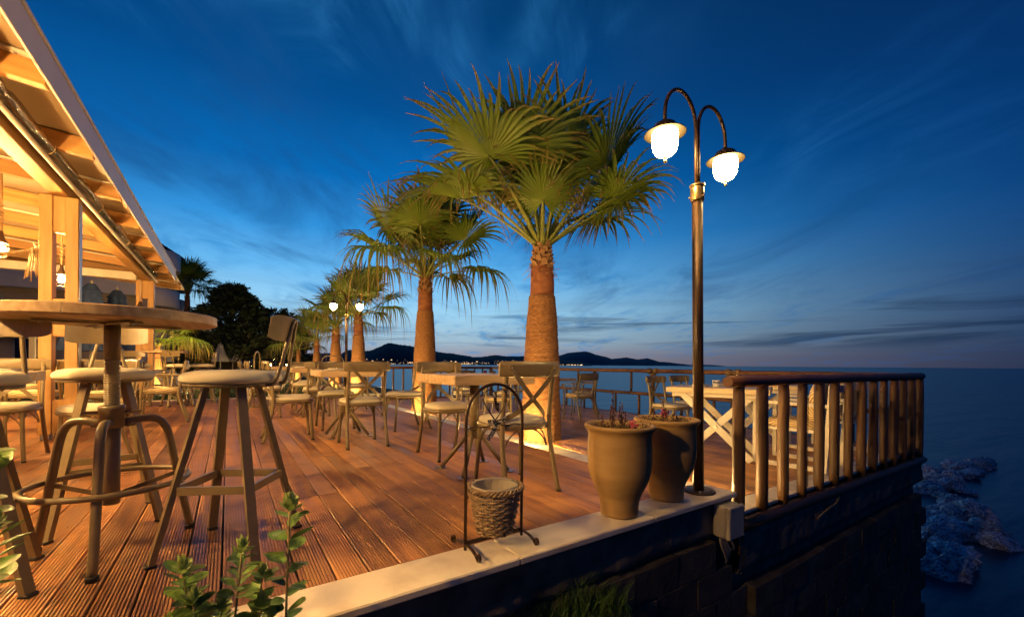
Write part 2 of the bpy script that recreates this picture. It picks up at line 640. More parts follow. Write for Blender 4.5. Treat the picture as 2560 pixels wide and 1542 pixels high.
def deck_mat():
    m = mat('deck_wood', (.27, .118, .042), .32, 0, (.54, .275, .105), 9, (2.4, .14, 1), .12, 60, (3, .05, 1), .26, 6, .3, .72, .58)
    nt = m.node_tree
    N, L = nt.nodes, nt.links
    bs = N['Principled BSDF']
    base = bs.inputs['Base Color'].links[0].from_socket
    ge = N.new('ShaderNodeNewGeometry')
    no = N.new('ShaderNodeTexNoise')       # spilt and trodden patches that run across the boards
    no.inputs['Scale'].default_value = 2.6
    no.inputs['Detail'].default_value = 7
    no.inputs['Roughness'].default_value = .62
    L.new(ge.outputs['Position'], no.inputs['Vector'])
    mr = N.new('ShaderNodeMapRange')
    mr.interpolation_type = 'SMOOTHSTEP'
    mr.inputs[1].default_value = .46
    mr.inputs[2].default_value = .66
    L.new(no.outputs[0], mr.inputs[0])
    mx = N.new('ShaderNodeMix')
    mx.data_type = 'RGBA'
    mx.blend_type = 'MULTIPLY'
    mu = N.new('ShaderNodeMath')
    mu.operation = 'MULTIPLY'
    mu.inputs[1].default_value = .75
    L.new(mr.outputs[0], mu.inputs[0])
    L.new(mu.outputs[0], mx.inputs[0])
    L.new(base, mx.inputs[6])
    mx.inputs[7].default_value = (.60, .52, .49, 1)
    L.new(mx.outputs[2], bs.inputs['Base Color'])
    return m


M['deck'] = deck_mat()


def palm_leaf_mat():
    m = mat('palm_leaf', (.1, .1, .1), .42, transl=.0)
    nt = m.node_tree
    N, L = nt.nodes, nt.links
    bs = N['Principled BSDF']
    at = N.new('ShaderNodeAttribute')
    at.attribute_name = 't'
    no = N.new('ShaderNodeTexNoise')
    no.inputs['Scale'].default_value = 7
    tc = N.new('ShaderNodeTexCoord')
    L.new(tc.outputs['Object'], no.inputs[0])
    ad = N.new('ShaderNodeMath')
    ad.operation = 'MULTIPLY_ADD'
    L.new(no.outputs[0], ad.inputs[0])
    ad.inputs[1].default_value = .35
    sb = N.new('ShaderNodeMath')
    sb.operation = 'SUBTRACT'
    L.new(at.outputs['Fac'], sb.inputs[0])
    sb.inputs[1].default_value = .175
    L.new(sb.outputs[0], ad.inputs[2])
    r = N.new('ShaderNodeValToRGB')
    el = r.color_ramp.elements
    el[0].position, el[0].color = 0, (.24, .34, .040, 1)
    el[1].position, el[1].color = .55, (.145, .235, .030, 1)
    for p, c in ((.82, (.19, .18, .035, 1)), (.97, (.38, .22, .085, 1))):
        e = el.new(p)
        e.color = c
    L.new(ad.outputs[0], r.inputs[0])
    L.new(r.outputs[0], bs.inputs['Base Color'])
    tr = N.new('ShaderNodeBsdfTranslucent')
    L.new(r.outputs[0], tr.inputs[0])
    mx = N.new('ShaderNodeMixShader')
    mx.inputs[0].default_value = .32
    L.new(bs.outputs[0], mx.inputs[1])
    L.new(tr.outputs[0], mx.inputs[2])
    L.new(mx.outputs[0], N['Material Output'].inputs[0])
    return m


M['palm_leaf'] = palm_leaf_mat()


def sea_mat():
    m = bpy.data.materials.new('sea_water')
    m.use_nodes = True
    nt = m.node_tree
    N, L = nt.nodes, nt.links
    bs = N['Principled BSDF']
    bs.inputs['Base Color'].default_value = (.003, .022, .060, 1)
    bs.inputs['Roughness'].default_value = .30
    bs.inputs['IOR'].default_value = 1.33
    tc = N.new('ShaderNodeTexCoord')
    no = N.new('ShaderNodeTexNoise')
    no.inputs['Scale'].default_value = .35
    no.inputs['Detail'].default_value = 5
    mp = N.new('ShaderNodeMapping')
    mp.inputs['Rotation'].default_value = (0, 0, R(34))
    mp.inputs['Scale'].default_value = (.35, 1.3, 1)
    L.new(tc.outputs['Object'], mp.inputs[0])
    L.new(mp.outputs[0], no.inputs[0])
    bp = N.new('ShaderNodeBump')
    bp.inputs['Strength'].default_value = .38
    bp.inputs['Distance'].default_value = .5
    L.new(no.outputs[0], bp.inputs['Height'])
    L.new(bp.outputs[0], bs.inputs['Normal'])
    return m


M['sea'] = sea_mat()

# ================================================================== SETTING
rnd = random.Random(11)
SEA_Z = -2.6
LOW = -0.17            # level of the lower deck

# ---- sea
mb = MB()
mb.add([(-9000, -9000, SEA_Z), (16000, -9000, SEA_Z), (16000, 16000, SEA_Z), (-9000, 16000, SEA_Z)], [(0, 1, 2, 3)])
struct(mb.build('sea', M['sea']))

# ---- ground in front of the wall, falling to the shore
def ground_z(x, y):
    t = min(max((x - 1.5) / 2.6, 0), 1)
    z = -.36 - .1 * max(0, -x) * .2 - (1.5 - y) * .04
    z = z * (1 - t) + (-3.1) * t * t * (3 - 2 * t) + (-.36) * t * (1 - t)
    return z + .05 * noise.noise(Vector((x * 2.3, y * 2.3, 0)))
mb = MB()
rows = []
for j in range(41):
    y = 1.575 - 9 * (j / 40) ** 1.6
    rows.append([(x, y, ground_z(x, y)) for x in [-9 + 15.5 * i / 90 for i in range(91)]])
mb.grid(rows)
struct(mb.build('ground', M['soil']))

# ---- land and lawn north of the terrace
mb = MB()
rows = []
for j in range(30):
    y = 11.97 + 70 * (j / 29) ** 1.5
    rows.append([(x, y, -.12 + .03 * noise.noise(Vector((x * .4, y * .4, 3)))) for x in [-45 + (5.2 + 45) * i / 40 for i in range(41)]] +
                [(5.6, y, -1.0), (7.0, y, -2.9)])
mb.grid(rows)
struct(mb.build('lawn', M['lawn']))

# ---- terrace body under the decks
mb = MB()
mb.box((-1.2, 6.88, -1.56), (16.4, 10.5, 2.55))
struct(mb.build('terrace_base', M['concrete']))

# ---- decks of single boards
def board_mesh(length, grooved=True, w=.1175, h=.024):
    g, d = 9, .008
    prof = [(-w / 2, -h), (-w / 2, -.002), (-w / 2 + .002, 0)]
    if grooved:
        p = (w - .010) / g
        for i in range(g):
            x0 = -w / 2 + .005 + i * p
            prof += [(x0 + p * .30, 0), (x0 + p * .35, -d), (x0 + p * .65, -d), (x0 + p * .70, 0)]
    prof += [(w / 2 - .002, 0), (w / 2, -.002), (w / 2, -h)]
    n = len(prof)
    vs = [(x, 0, z) for x, z in prof] + [(x, length, z) for x, z in prof]
    fs = [(i, i + 1, n + i + 1, n + i) for i in range(n - 1)]
    fs += [tuple(range(n - 1, -1, -1)), tuple(range(n, 2 * n))]
    fs = [f[::-1] for f in fs]
    m = MB().add(vs, fs)
    return m.mesh('board', M['deck'])


BOARDS = {}
def lay_deck(name, x0, x1, y0, y1, z, seed, x_single):
    base = MB()
    base.box(((x0 + x1) / 2, (y0 + y1) / 2, -.041), (x1 - x0, y1 - y0, .02))
    deck = struct(base.build(name, M['rubber_gap_shade']))  # near-black backing sheet, so the gaps between boards read as shade
    deck.location = (0, 0, z)
    r = random.Random(seed)
    n = int((x1 - x0) / .126)
    rest = MB()
    for i in range(n):
        x = x1 - .063 - i * .126
        y = y0
        first = True
        while y < y1 - .05:
            ln = r.choice((1.2, 1.8, 2.4)) if first else r.choice((2.4, 3.0, 3.6, 4.2))
            first = False
            if y + ln > y1 - .9:
                ln = y1 - y
            ln = round(ln, 2)
            gro = r.random() > .05
            if x > x_single:
                k = (round(ln, 1), gro)
                if k not in BOARDS:
                    BOARDS[k] = board_mesh(k[0] - .003, gro)
                o = mesh_obj('board', BOARDS[k], None, deck)
                o.location = (x, y, r.uniform(-.0012, .0012))
                o.rotation_euler = (0, r.uniform(-.004, .004), 0)
                ln = k[0]
            else:
                rest.box((x, y + ln / 2, -.012), (.1195, ln - .003, .024))
            y += ln
    sc = MB()
    for i in range(n):
        x = x1 - .063 - i * .126
        if x < -1.2:
            break
        y = y0 + .05
        while y < min(y1, 6.2):
            for s in (-.034, .034):
                sc.lathe([(.0036, .0014), (.0030, .0022), (.0004, .0012)], 6, (x + s + r.uniform(-.004, .004), y + r.uniform(-.006, .006), .001))
            y += .42
    sc.build('screw_heads', M['dark_metal'], deck)['kind'] = 'stuff'
    if rest.v:
        o = rest.build('board', M['deck'], deck)
        o['kind'] = 'stuff'
    return deck
lay_deck('upper_deck', -8.6, 2.63, 1.757, 11.86, 0.0, 3, -3.4)
lay_deck('lower_deck', 3.41, 7.08, 1.745, 11.80, LOW, 5, 0)

# ---- stone: ledge slabs, step riser, band between the decks, deck border
def slab_row(name, boxes, bev=.006):
    root = None
    for (c, s) in boxes:
        m = MB().bbox((0, 0, 0), s, bev)
        if root is None:
            root = struct(m.build(name, M['stone']))
            root.location = c
        else:
            o = m.build('slab', M['stone'], root)
            o.location = Vector(c) - Vector(root.location)
    return root
sl, x = [], -3.2
for ln in (1.0, 1.02, 1.0, 1.25, .92, .86):
    sl.append(((x + ln / 2, 1.632, -.0125), (ln - .0025, .240, .034)))
    x += ln
slab_row('stone_ledge', sl)           # ends at x = 2.85
sl, y = [], 1.76
while y < 11.7:
    ln = min(1.0, 11.8 - y)
    sl.append(((3.02, y + ln / 2, LOW - .02), (.776, ln - .003, .03)))
    y += ln
slab_row('stone_band', sl)
sl, x = [], 2.855
for ln in (.9, .9, .9, .9, .68):
    sl.append(((x + ln / 2, 1.645, LOW - .012), (ln - .003, .185, .03)))
    x += ln
slab_row('edge_paving', sl)
struct(MB().box((2.643, 6.80, -.115), (.022, 10.05, .20)).build('step_riser', M['stone']))
sl, x = [], -8.0
while x < 3.4:
    sl.append(((x + .6, 11.92, -.01), (1.197, .10, .05)))
    x += 1.2
slab_row('deck_kerb', sl)

# ---- sea wall: a render band over courses of blocks
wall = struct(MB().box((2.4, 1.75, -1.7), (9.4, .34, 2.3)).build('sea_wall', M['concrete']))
def rough_slab(x0, x1, yf, z0, z1, seed, depth=.1, amp=.012):
    m = MB()
    nx, nz = max(3, int((x1 - x0) / .035)), max(3, int((z1 - z0) / .03))
    rows = []
    for j in range(nz + 1):
        z = z0 + (z1 - z0) * j / nz
        row = []
        for i in range(nx + 1):
            x = x0 + (x1 - x0) * i / nx
            e = amp * noise.fractal(Vector((x * 7, z * 9, seed)), 1, 2, 4)
            ed = min((z - z0) / .03, 1) if j < nz else 1
            row.append((x, yf + e + (.012 if j in (0,) else 0), z + (e * 1.2 if 0 < j else 0)))
        rows.append(row)
    rows = [[(p[0], yf + depth, z0) for p in rows[0]]] + rows + [[(p[0], yf + depth, p[2]) for p in rows[-1]]]
    return m.grid(rows)
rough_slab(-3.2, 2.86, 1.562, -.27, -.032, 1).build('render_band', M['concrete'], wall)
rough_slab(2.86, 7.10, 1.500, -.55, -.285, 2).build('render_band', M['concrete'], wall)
r2 = random.Random(8)
BL = []
for k in range(4):
    m = MB().bbox((0, 0, 0), (.391, .10, .193), .004)
    m.v = [tuple(Vector(p) + .006 * Vector((noise.noise(Vector(p) * 9 + Vector((k, 0, 0))), noise.noise(Vector(p) * 9 + Vector((0, k, 5))), noise.noise(Vector(p) * 9 + Vector((0, 7, k)))))) for p in m.v]
    BL.append(m.mesh('block', M['block']))
for c in range(12):
    z = -.285 - .196 * c - .098
    for i in range(26):
        x = -1.1 + .394 * i + (.197 if c % 2 else 0)
        if z > -.6 and x > 2.75:
            continue
        if x > 7.0 or ground_z(x, 1.5) > z + .2:
            continue
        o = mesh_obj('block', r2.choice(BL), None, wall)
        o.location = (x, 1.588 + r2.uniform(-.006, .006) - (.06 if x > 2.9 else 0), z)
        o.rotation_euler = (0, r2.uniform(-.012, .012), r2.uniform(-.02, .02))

# ---- far shores
def ridge(name, pts, dist, depth, m, seed, amp):
    fine = []
    for (a0, h0), (a1, h1) in zip(pts, pts[1:]):
        k = max(2, int((a1 - a0) / .12))
        for i in range(k):
            t = i / k
            fine.append((a0 + (a1 - a0) * t, h0 + (h1 - h0) * t))
    fine.append(pts[-1])
    rows = [[], [], [], [], []]
    for a, h in fine:
        h = h + amp * noise.fractal(Vector((a * 5.3, seed, 0)), 1, 2.2, 5)
        for k, (dd, hh) in enumerate(((0, 0), (.18, .45), (.45, .8), (.75, 1.0), (1.3, 0))):
            d = dist + depth * dd
            z = SEA_Z - .5 if hh == 0 else max(h, .0004) * hh * dist + .85 + (.0 if hh == 1 else amp * dist * noise.noise(Vector((a * 3, k, seed))))
            z = z if hh != 1 else max(h, .0004) * (dist + depth * .75) + .85
            rows[k].append((d * math.sin(R(a)), d * math.cos(R(a)), z))
    return struct(MB().grid(rows).build(name, m))
NEAR_H = [(-2, .012), (5.15, .018), (7.7, .0197), (9.57, .0219), (11.9, .0209), (12.65, .0299), (13.65, .0285), (14.66, .0279), (15.43, .0291), (16.07, .0347), (16.81, .0403), (17.5, .0469), (18.05, .0462), (18.61, .0446), (20.95, .0398), (22.14, .0346), (23.55, .0294), (24.5, .0268), (25.72, .0252), (27.1, .0217), (28.55, .0172), (29.68, .0174), (30.54, .0194), (31.62, .0224), (33.2, .0198), (35.74, .0201), (38.77, .0167), (41.02, .0122), (42.4, .0095), (43.99, .0041), (44.67, .0010)]
FAR_H = [(36.0, .002), (37.15, .0089), (39.3, .0167), (40.54, .0234), (41.39, .0282), (42.93, .0311), (43.83, .032), (44.25, .0302), (45.08, .0246), (46.49, .0192), (47.21, .0146), (48.99, .0184), (50.44, .0139), (51.63, .0167), (53.14, .0087), (53.67, .0087), (56.82, .002), (57.87, .003), (59.26, .0023), (60.53, .0006)]
ridge('wooded_hills', NEAR_H, 1900, 700, M['hill_near'], 1.7, .0013)
ridge('distant_mountains', FAR_H, 6500, 2000, M['hill_far'], 4.4, .0004)
rt = random.Random(5)
mb = MB()
for i in range(250):
    a = rt.uniform(14.5, 36) if rt.random() < .86 else rt.uniform(38, 44)
    d = 1880 - rt.uniform(0, 25)
    up = rt.random() ** 3 * .010 * d if rt.random() < .7 else rt.random() * .004 * d
    if a > 36:
        up = 1
    s = rt.choice((.9, 1.2, 1.7, 2.3)) * (1.7 if rt.random() < .10 else 1)
    mb.box((d * math.sin(R(a)), d * math.cos(R(a)), SEA_Z + 3 + up), (s * rt.uniform(1, 2.4), s, s * .8))
town = mb.build('town_lights', M['town'])
tag(town, 'band of tiny warm lights of a town along the far shore', 'town lights', kind='stuff')

# ---- rocks at the foot of the wall
def rock_mesh(seed, flat=.85):
    m = MB().ball((0, 0, 0), 1, 26, 16)
    vs = []
    for p in m.v:
        v = Vector(p)
        n = 1 + .50 * noise.noise(v * 1.1 + Vector((seed * 7.1, 0, 0))) + .34 * noise.noise(v * 2.7 + Vector((0, seed * 3.3, 0))) - .30 * abs(noise.noise(v * 3.6 + Vector((0, seed * 3.3, 9)))) - .20 * abs(noise.noise(v * 7.5 + Vector((5, seed * 3.3, 2)))) + .2
        q = v * n
        q.z *= flat
        vs.append(tuple(q))
    m.v = vs
    m.sm = [False] * len(m.sm)
    return m.mesh('rock', M['rock'])
ROCKS = [rock_mesh(s) for s in range(5)]
def cpt(u, v, z):
    """a point of the shore, from its bearing and fall below eye level"""
    d = (.85 - z) * 1057 / (v - (911 + .0074 * (u - 1280)))
    l = (u - 1280) / 1057 * d
    return Vector((d * math.sin(R(33.9)) + l * math.cos(R(33.9)), d * math.cos(R(33.9)) - l * math.sin(R(33.9)), z))
rk = random.Random(4)
def spit(k):
    # a spit of boulders running out from the wall, and a few on the near shore
    spots = []
    for i in range(k):
        t = rk.random()
        if t < .50:
            u, v = rk.uniform(2315, 2470), 0
            v = 1185 - (u - 2315) * .16 + rk.uniform(-8, 42) * (1 - (u - 2315) / 200)
        elif t < .88:
            v = rk.uniform(1200, 1390)
            u = rk.uniform(2312, 2400 - (v - 1200) * .14)
        else:
            v = rk.uniform(1330, 1440)
            u = rk.uniform(2310, 2400)
        spots.append((u, v, rk.uniform(.13, .32)))
    spots += [(2420, 1232, .22), (2436, 1302, .36), (2416, 1292, .28), (2484, 1350, .36), (2504, 1366, .26), (2466, 1160, .20)]
    return spots
for i, (u, v, s) in enumerate(spit(84)):
    p = cpt(u, v, SEA_Z)
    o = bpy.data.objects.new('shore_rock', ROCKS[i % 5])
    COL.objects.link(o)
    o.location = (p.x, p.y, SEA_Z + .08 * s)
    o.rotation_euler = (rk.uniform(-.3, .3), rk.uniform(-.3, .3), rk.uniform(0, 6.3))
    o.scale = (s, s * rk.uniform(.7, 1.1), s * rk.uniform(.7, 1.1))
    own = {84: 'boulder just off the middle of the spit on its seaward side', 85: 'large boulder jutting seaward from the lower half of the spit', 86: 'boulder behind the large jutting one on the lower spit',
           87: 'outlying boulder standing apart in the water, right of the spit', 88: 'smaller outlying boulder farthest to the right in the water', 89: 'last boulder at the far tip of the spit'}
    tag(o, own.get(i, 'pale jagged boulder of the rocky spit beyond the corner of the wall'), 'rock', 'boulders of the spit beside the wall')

# ================================================================== RAILINGS
def log(m, p0, p1, r, n=10, k=8, seed=0, wob=.05):
    p0, p1 = Vector(p0), Vector(p1)
    pts, rs = [], []
    for i in range(k + 1):
        t = i / k
        q = p0.lerp(p1, t)
        e = .05 * r
        pts.append(q + Vector((noise.noise(q * 1.7 + Vector((seed, 0, 0))), noise.noise(q * 1.7 + Vector((0, seed, 4))), noise.noise(q * 1.7 + Vector((3, 0, seed))))) * e * 3)
        rs.append(r * (1 + wob * noise.noise(q * 2.3 + Vector((seed, seed, 0)))))
    pts = [p0 + (p1 - p0) * .0] + pts[1:-1] + [p1]
    return m.tube(pts, [rs[0] * .93] + rs[1:-1] + [rs[-1] * .93], n)
rail = thing('log_railing', 'dark stained log railing with closely set upright posts on the wall by the lamp', 'railing', (2.86, 1.535, 0))
log(MB(), (-.10, 0, .745), (4.30, -.012, .745), .042, 12, 24, 3, .10).build('top_rail', M['log_rail'], rail)
for i in range(14):
    h = rnd.uniform(-.004, .004)
    x = .045 + .3245 * i
    m = log(MB(), (x, 0, -.175 - .09 * i / 13 + (-.25 if i == 0 else 0)), (x + h, 0, .715), .0385 + rnd.uniform(-.003, .003), 10, 8, i * 3.1)
    # a drying crack along the post
    a = rnd.uniform(3.9, 5.2)
    rr = .0395
    pts = [(x + rr * math.cos(a + .15 * math.sin(z * 5 + i)), rr * math.sin(a + .15 * math.sin(z * 5 + i)), z) for z in [-.12 + .08 * j for j in range(rnd.randint(5, 10))]]
    o = m.build('post', M['log'], rail)
    MB().tube(pts, .0028, 5).build('crack', M['rubber_gap_shade'], o)
log(MB(), (.03, -.015, -.235), (4.30, -.03, -.285), .045, 10, 16, 9).build('bottom_rail', M['log'], rail)

sea_rail = thing('log_railing', 'open log railing with rope lashings along the sea side of lower deck', 'railing', (7.10, 1.50, 0))
log(MB(), (0, 0, .742), (0, 10.3, .742), .040, 10, 40, 5, .08).build('top_rail', M['log_rail_y'], sea_rail)
log(MB(), (0.0, 0.05, .27), (0, 10.2, .27), .034, 10, 40, 15, .08).build('middle_rail', M['log_rail_y'], sea_rail)
log(MB(), (0, 0, -.19), (0, 10.3, -.19), .035, 8, 20, 7).build('bottom_rail', M['log_rail_y'], sea_rail)
ys = [0.72, 2.35, 3.98, 5.61, 7.24, 8.87, 10.25]
for i, y in enumerate(ys):
    log(MB(), (0, y, -.22), (0, y, .71), .041, 10, 8, i).build('post', M['log'], sea_rail)
    if i < 6:
        log(MB(), (0, y + .55, .30), (0, y + .55, .71), .028, 8, 4, i + 20).build('upper_baluster', M['log'], sea_rail)
        for dy in (.34, .98):
            log(MB(), (0, y + dy, -.16), (0, y + dy, .245), .028, 8, 4, i + 30 + dy).build('lower_baluster', M['log'], sea_rail)
def lashing(root, y):
    m = MB()
    for s in (-1, 1):
        for k in range(4):
            yy = y + s * (.055 + .018 * k)
            m.tube([(.049 * math.cos(a), yy, .742 + .049 * math.sin(a)) for a in [2 * PI * j / 14 for j in range(15)]], .0095, 6, False)
        m.tube([(-.05, y - s * .06, .742 + .03), (-.058, y, .742), (-.05, y + s * .06, .742 - .03)], .0095, 6)
        m.tube([(-.045, y - s * .05, .77), (-.059, y, .745), (-.045, y + s * .05, .715)], .0095, 6)
    for k in range(4):
        zz = .69 - .018 * k
        m.tube([(.05 * math.cos(a), y + .05 * math.sin(a), zz) for a in [2 * PI * j / 14 for j in range(15)]], .0095, 6, False)
    return m.build('rope_lashing', M['rope'], root)
for y in (3.98, 7.24, 2.35, 8.87):
    lashing(sea_rail, y)

n_rail = thing('log_railing', 'brown log railing with slim uprights closing the far end of lower deck', 'railing', (3.55, 11.78, 0))
log(MB(), (0, 0, .742), (3.6, 0, .742), .040, 10, 14, 25, .06).build('top_rail', M['log_rail'], n_rail)
log(MB(), (0, 0, -.16), (3.6, 0, -.16), .035, 8, 10, 7).build('bottom_rail', M['log_rail'], n_rail)
for i in range(13):
    log(MB(), (.04 + .29 * i, 0, -.13), (.04 + .29 * i, 0, .71), .040 if i % 4 == 0 else .027, 8, 5, i + 60).build('post', M['log'], n_rail)

# ================================================================== LAMP POSTS
def lamp_post(name, label, group):
    t = thing(name, label, 'street lamp', group=group)
    MB().lathe([(.100, 0), (.105, .003), (.105, .007), (.101, .011), (.036, .012)], 32).build('base_plate', M['dark_metal'], t)
    for a in (40, 130, 220, 310):
        MB().lathe([(.009, .011), (.009, .017), (.005, .019), (.005, .026), (.001, .027)], 6, (.078 * math.cos(R(a)), .078 * math.sin(R(a)), 0)).build('bolt', M['steel'], t)
    MB().lathe([(.0335, .012), (.0335, 2.0)], 20).build('pole', M['pole'], t)
    MB().lathe([(.040, 1.975), (.043, 1.982), (.043, 2.06), (.040, 2.066), (.040, 2.07), (.048, 2.074), (.048, 2.085), (.036, 2.086)], 24).build('collar', M['brass'], t)
    for a in (20, 140, 260):
        MB().lathe([(.006, 0), (.006, .014)], 6, (0, 0, 0)).build('set_screw', M['brass'], t).matrix_local = Matrix.Translation((.041 * math.cos(R(a)), .041 * math.sin(R(a)), 2.0)) @ Matrix.Rotation(R(a), 4, 'Z') @ Matrix.Rotation(R(90), 4, 'Y')
    for s in (-1, 1):
        pts = [(s * .012, 0, 2.05), (s * .012, 0, 2.42)]
        pts += [(s * (.012 + .158 - .158 * math.cos(a)), 0, 2.46 + .205 * math.sin(a)) for a in [PI * k / 16 for k in range(17)]]
        pts += [(s * .328, 0, 2.415)]
        pts = [Vector(p) for p in pts]
        arm = MB().tube(pts, .0118, 10).build('arm', M['pole'], t)
        ax = s * .328
        cap = [(.018, 2.425), (.020, 2.418), (.030, 2.416), (.062, 2.395), (.074, 2.372), (.076, 2.358), (.078, 2.352)]
        hat = MB().lathe(cap[::-1], 24, (ax, 0, 0)).build('lamp_cap', M['dark_metal'], t)
        MB().lathe([(.074, 2.356), (.095, 2.352), (.121, 2.340), (.124, 2.335), (.121, 2.334), (.095, 2.346), (.074, 2.350)], 28, (ax, 0, 0), caps=False).build('brim', M['brim'], hat)
        gl = [(.010, 2.192), (.034, 2.197), (.054, 2.210), (.068, 2.232), (.075, 2.262), (.077, 2.30), (.077, 2.328), (.074, 2.344)]
        MB().lathe(gl, 18, (ax, 0, 0)).build('lamp_glass', M['lamp_glass'], t)
        MB().lathe([(.003, 2.150), (.009, 2.156), (.011, 2.164), (.008, 2.172), (.005, 2.176), (.010, 2.183), (.013, 2.189)], 10, (ax, 0, 0)).build('finial', M['brass'], t)
    return t
lamp = lamp_post('street_lamp', 'tall twin-arm street lamp standing on the stone ledge behind the clay pots', 'twin-arm lamp posts')
lamp.location = (2.645, 1.665, .0045)
lamp.rotation_euler = (0, R(-1.1), R(-1))
lamp.scale = (1.02, 1.02, .986)
l2 = dup(lamp, (2.48, 11.2, 0), R(-32), 'far twin-arm street lamp rising among the row of palms', 'twin-arm lamp posts', 1.0)

# ================================================================== PERGOLA
M['curtain'] = mat('rolled_clear_plastic', (.30, .26, .22), .09, .75, (.10, .085, .07), 16, (3, .6, 3), .5, 9, (5, .8, 5), 0, 5)
pg = thing('pergola', 'large pine pergola with white fascia and lit ceiling beside the deck', 'pergola', (-1.6, 6.6, 0))
def P(x, y, z):
    return (x + 1.6, y - 6.6, z)
def rz_(x):
    return 2.81 + .09 * (-1.6 - x)
for yy in (1.25, 6.62, 12.35):
    for xx in (-1.63, -1.43):
        m = MB().bbox((0, 0, 1.35), (.102, .14, 2.58), .004)
        o = m.build('post', M['pine_post'], pg)
        o.location = P(xx, yy, 0)
        MB().bbox((.0, 0, .035), (.07, .10, .07), .003).build('post_shoe', M['steel'], pg).location = P(xx, yy, 0)
    for z0, z1 in ((.07, .43), (1.12, 1.53), (2.25, 2.64)):
        o = MB().bbox((0, 0, (z0 + z1) / 2), (.096, .10, z1 - z0), .003).build('spacer_block', M['pine_post'], pg)
        o.location = P(-1.53, yy, 0)
    MB().bbox((0, 0, 1.4), (.006, .10, 2.4), .002).build('side_plate', M['steel'], pg).location = P(-1.374, yy, 0)
for yy in (6.62, 12.35):
    MB().bbox((0, 0, 1.35), (.2, .16, 2.6), .004).build('post', M['pine_post'], pg).location = P(-6.4, yy, 0)
for k, (y0, y1) in enumerate(((-1.0, 6.62), (6.625, 12.55))):
    o = MB().bbox((0, (y1 - y0) / 2, 0), (.15, y1 - y0, .165), .006).build('beam', M['pine'], pg)
    o.location = P(-1.53, y0, 2.728)
    o = MB().bbox((0, (y1 - y0) / 2, 0), (.15, y1 - y0, .165), .006).build('beam', M['pine'], pg)
    o.location = P(-6.4, y0, 3.15)
o = MB().bbox((0, 0, 0), (4.64, .12, .16), .005).build('end_beam', M['white_wood'], pg)
o.location = P(-4.00, 12.36, 2.728)
ang = math.atan(.09)
ry = Matrix.Rotation(ang, 4, 'Y')
for k in range(-2, 9):
    y = 4.30 + 1.25 * k
    x0, x1 = -1.06, -7.0
    L_ = (x0 - x1) / math.cos(ang)
    m = MB().bbox((0, 0, 0), (L_, .085, .16), .005)
    o = m.build('rafter', M['pine_cross'], pg)
    xm = (x0 + x1) / 2
    o.matrix_local = Matrix.Translation(P(xm, y, rz_(xm) + .084)) @ ry
    if k < 8 or True:
        m = MB().bbox((0, 0, 0), (L_ + .02, 1.244, .028), .003)
        o = m.build('roof_panel', M['roof_panel'], pg)
        o.matrix_local = Matrix.Translation(P(xm - .005, y + .625, rz_(xm) + .19)) @ ry
        if k % 2 == 0:
            bt = MB().bbox((0, 0, 0), (L_ - .1, .05, .02), .002).build('ceiling_batten', M['white_wood'], pg)
            bt.matrix_local = Matrix.Translation(P(xm, y - .07, rz_(xm) + .158)) @ ry
            MB().lathe([(.011, 0), (.011, .006), (.004, .009)], 8).build('batten_screw', M['steel'], pg).matrix_local = Matrix.Translation(P(-1.2, y - .07, rz_(-1.2) + .146)) @ Matrix.Rotation(PI, 4, 'X')
fz = MB().bbox((0, 6.9, 0), (.02, 14.0, .215), .003)
fz.build('fascia', M['fascia'], pg).location = P(-1.035, -1.30, 2.86)
MB().bbox((0, 6.9, 0), (.032, 14.0, .03), .004).build('drip_edge', M['fascia'], pg).location = P(-1.030, -1.30, 2.985)
# rolled clear plastic blind with its pole
rows = []
for j in range(171):
    y = -1.0 + 13.35 * j / 170
    row = []
    for i in range(20):
        a = 2 * PI * i / 20
        w = noise.fractal(Vector((math.cos(a) * 1.4, math.sin(a) * 1.4, y * 1.3)), 1, 2, 3)
        pin = .40 * math.exp(-((((y - .2) % 1.75) - .87) / .05) ** 2)
        rr = .062 * (1 + .30 * w - pin) * (1 + .10 * math.sin(y * .9))
        row.append(P(-1.365 + rr * math.cos(a), y, 2.79 + .012 * math.sin(y * 2.1) + rr * math.sin(a)))
    rows.append(row)
MB().grid(rows, True, True).build('rolled_blind', M['curtain'], pg)
MB().tube([P(-1.375, -1, 2.695), P(-1.375, 12.7, 2.695)], .021, 10).build('blind_pole', M['white_wood'], pg)
for y in (.2, 1.95, 3.7, 5.45, 7.2, 8.95, 10.7, 12.3):
    MB().tube([P(-1.365 + .07 * math.cos(a), y, 2.775 + .085 * math.sin(a)) for a in [2 * PI * i / 12 for i in range(13)]], .004, 5, False).build('blind_tie', M['rope'], pg)
# far roof with white edge seen through the pergola
cn = thing('canopy_roof', 'low white-edged canopy roof seen through the pergola', 'canopy', (-7.2, 17.0, 0))
MB().box((0, 0, 2.28), (5.4, 3.2, .05), Matrix.Rotation(.16, 4, 'Y')).build('roof_sheet', M['roof_panel'], cn)
MB().box((0, -1.63, 2.24), (5.4, .04, .20), Matrix.Rotation(.16, 4, 'Y')).build('fascia', M['canvas_white'], cn)
for x in (-2.4, 2.4):
    for y in (-1.3, 1.3):
        MB().box((x, y, 1.05), (.12, .12, 2.1)).build('post', M['white_wood'], cn)

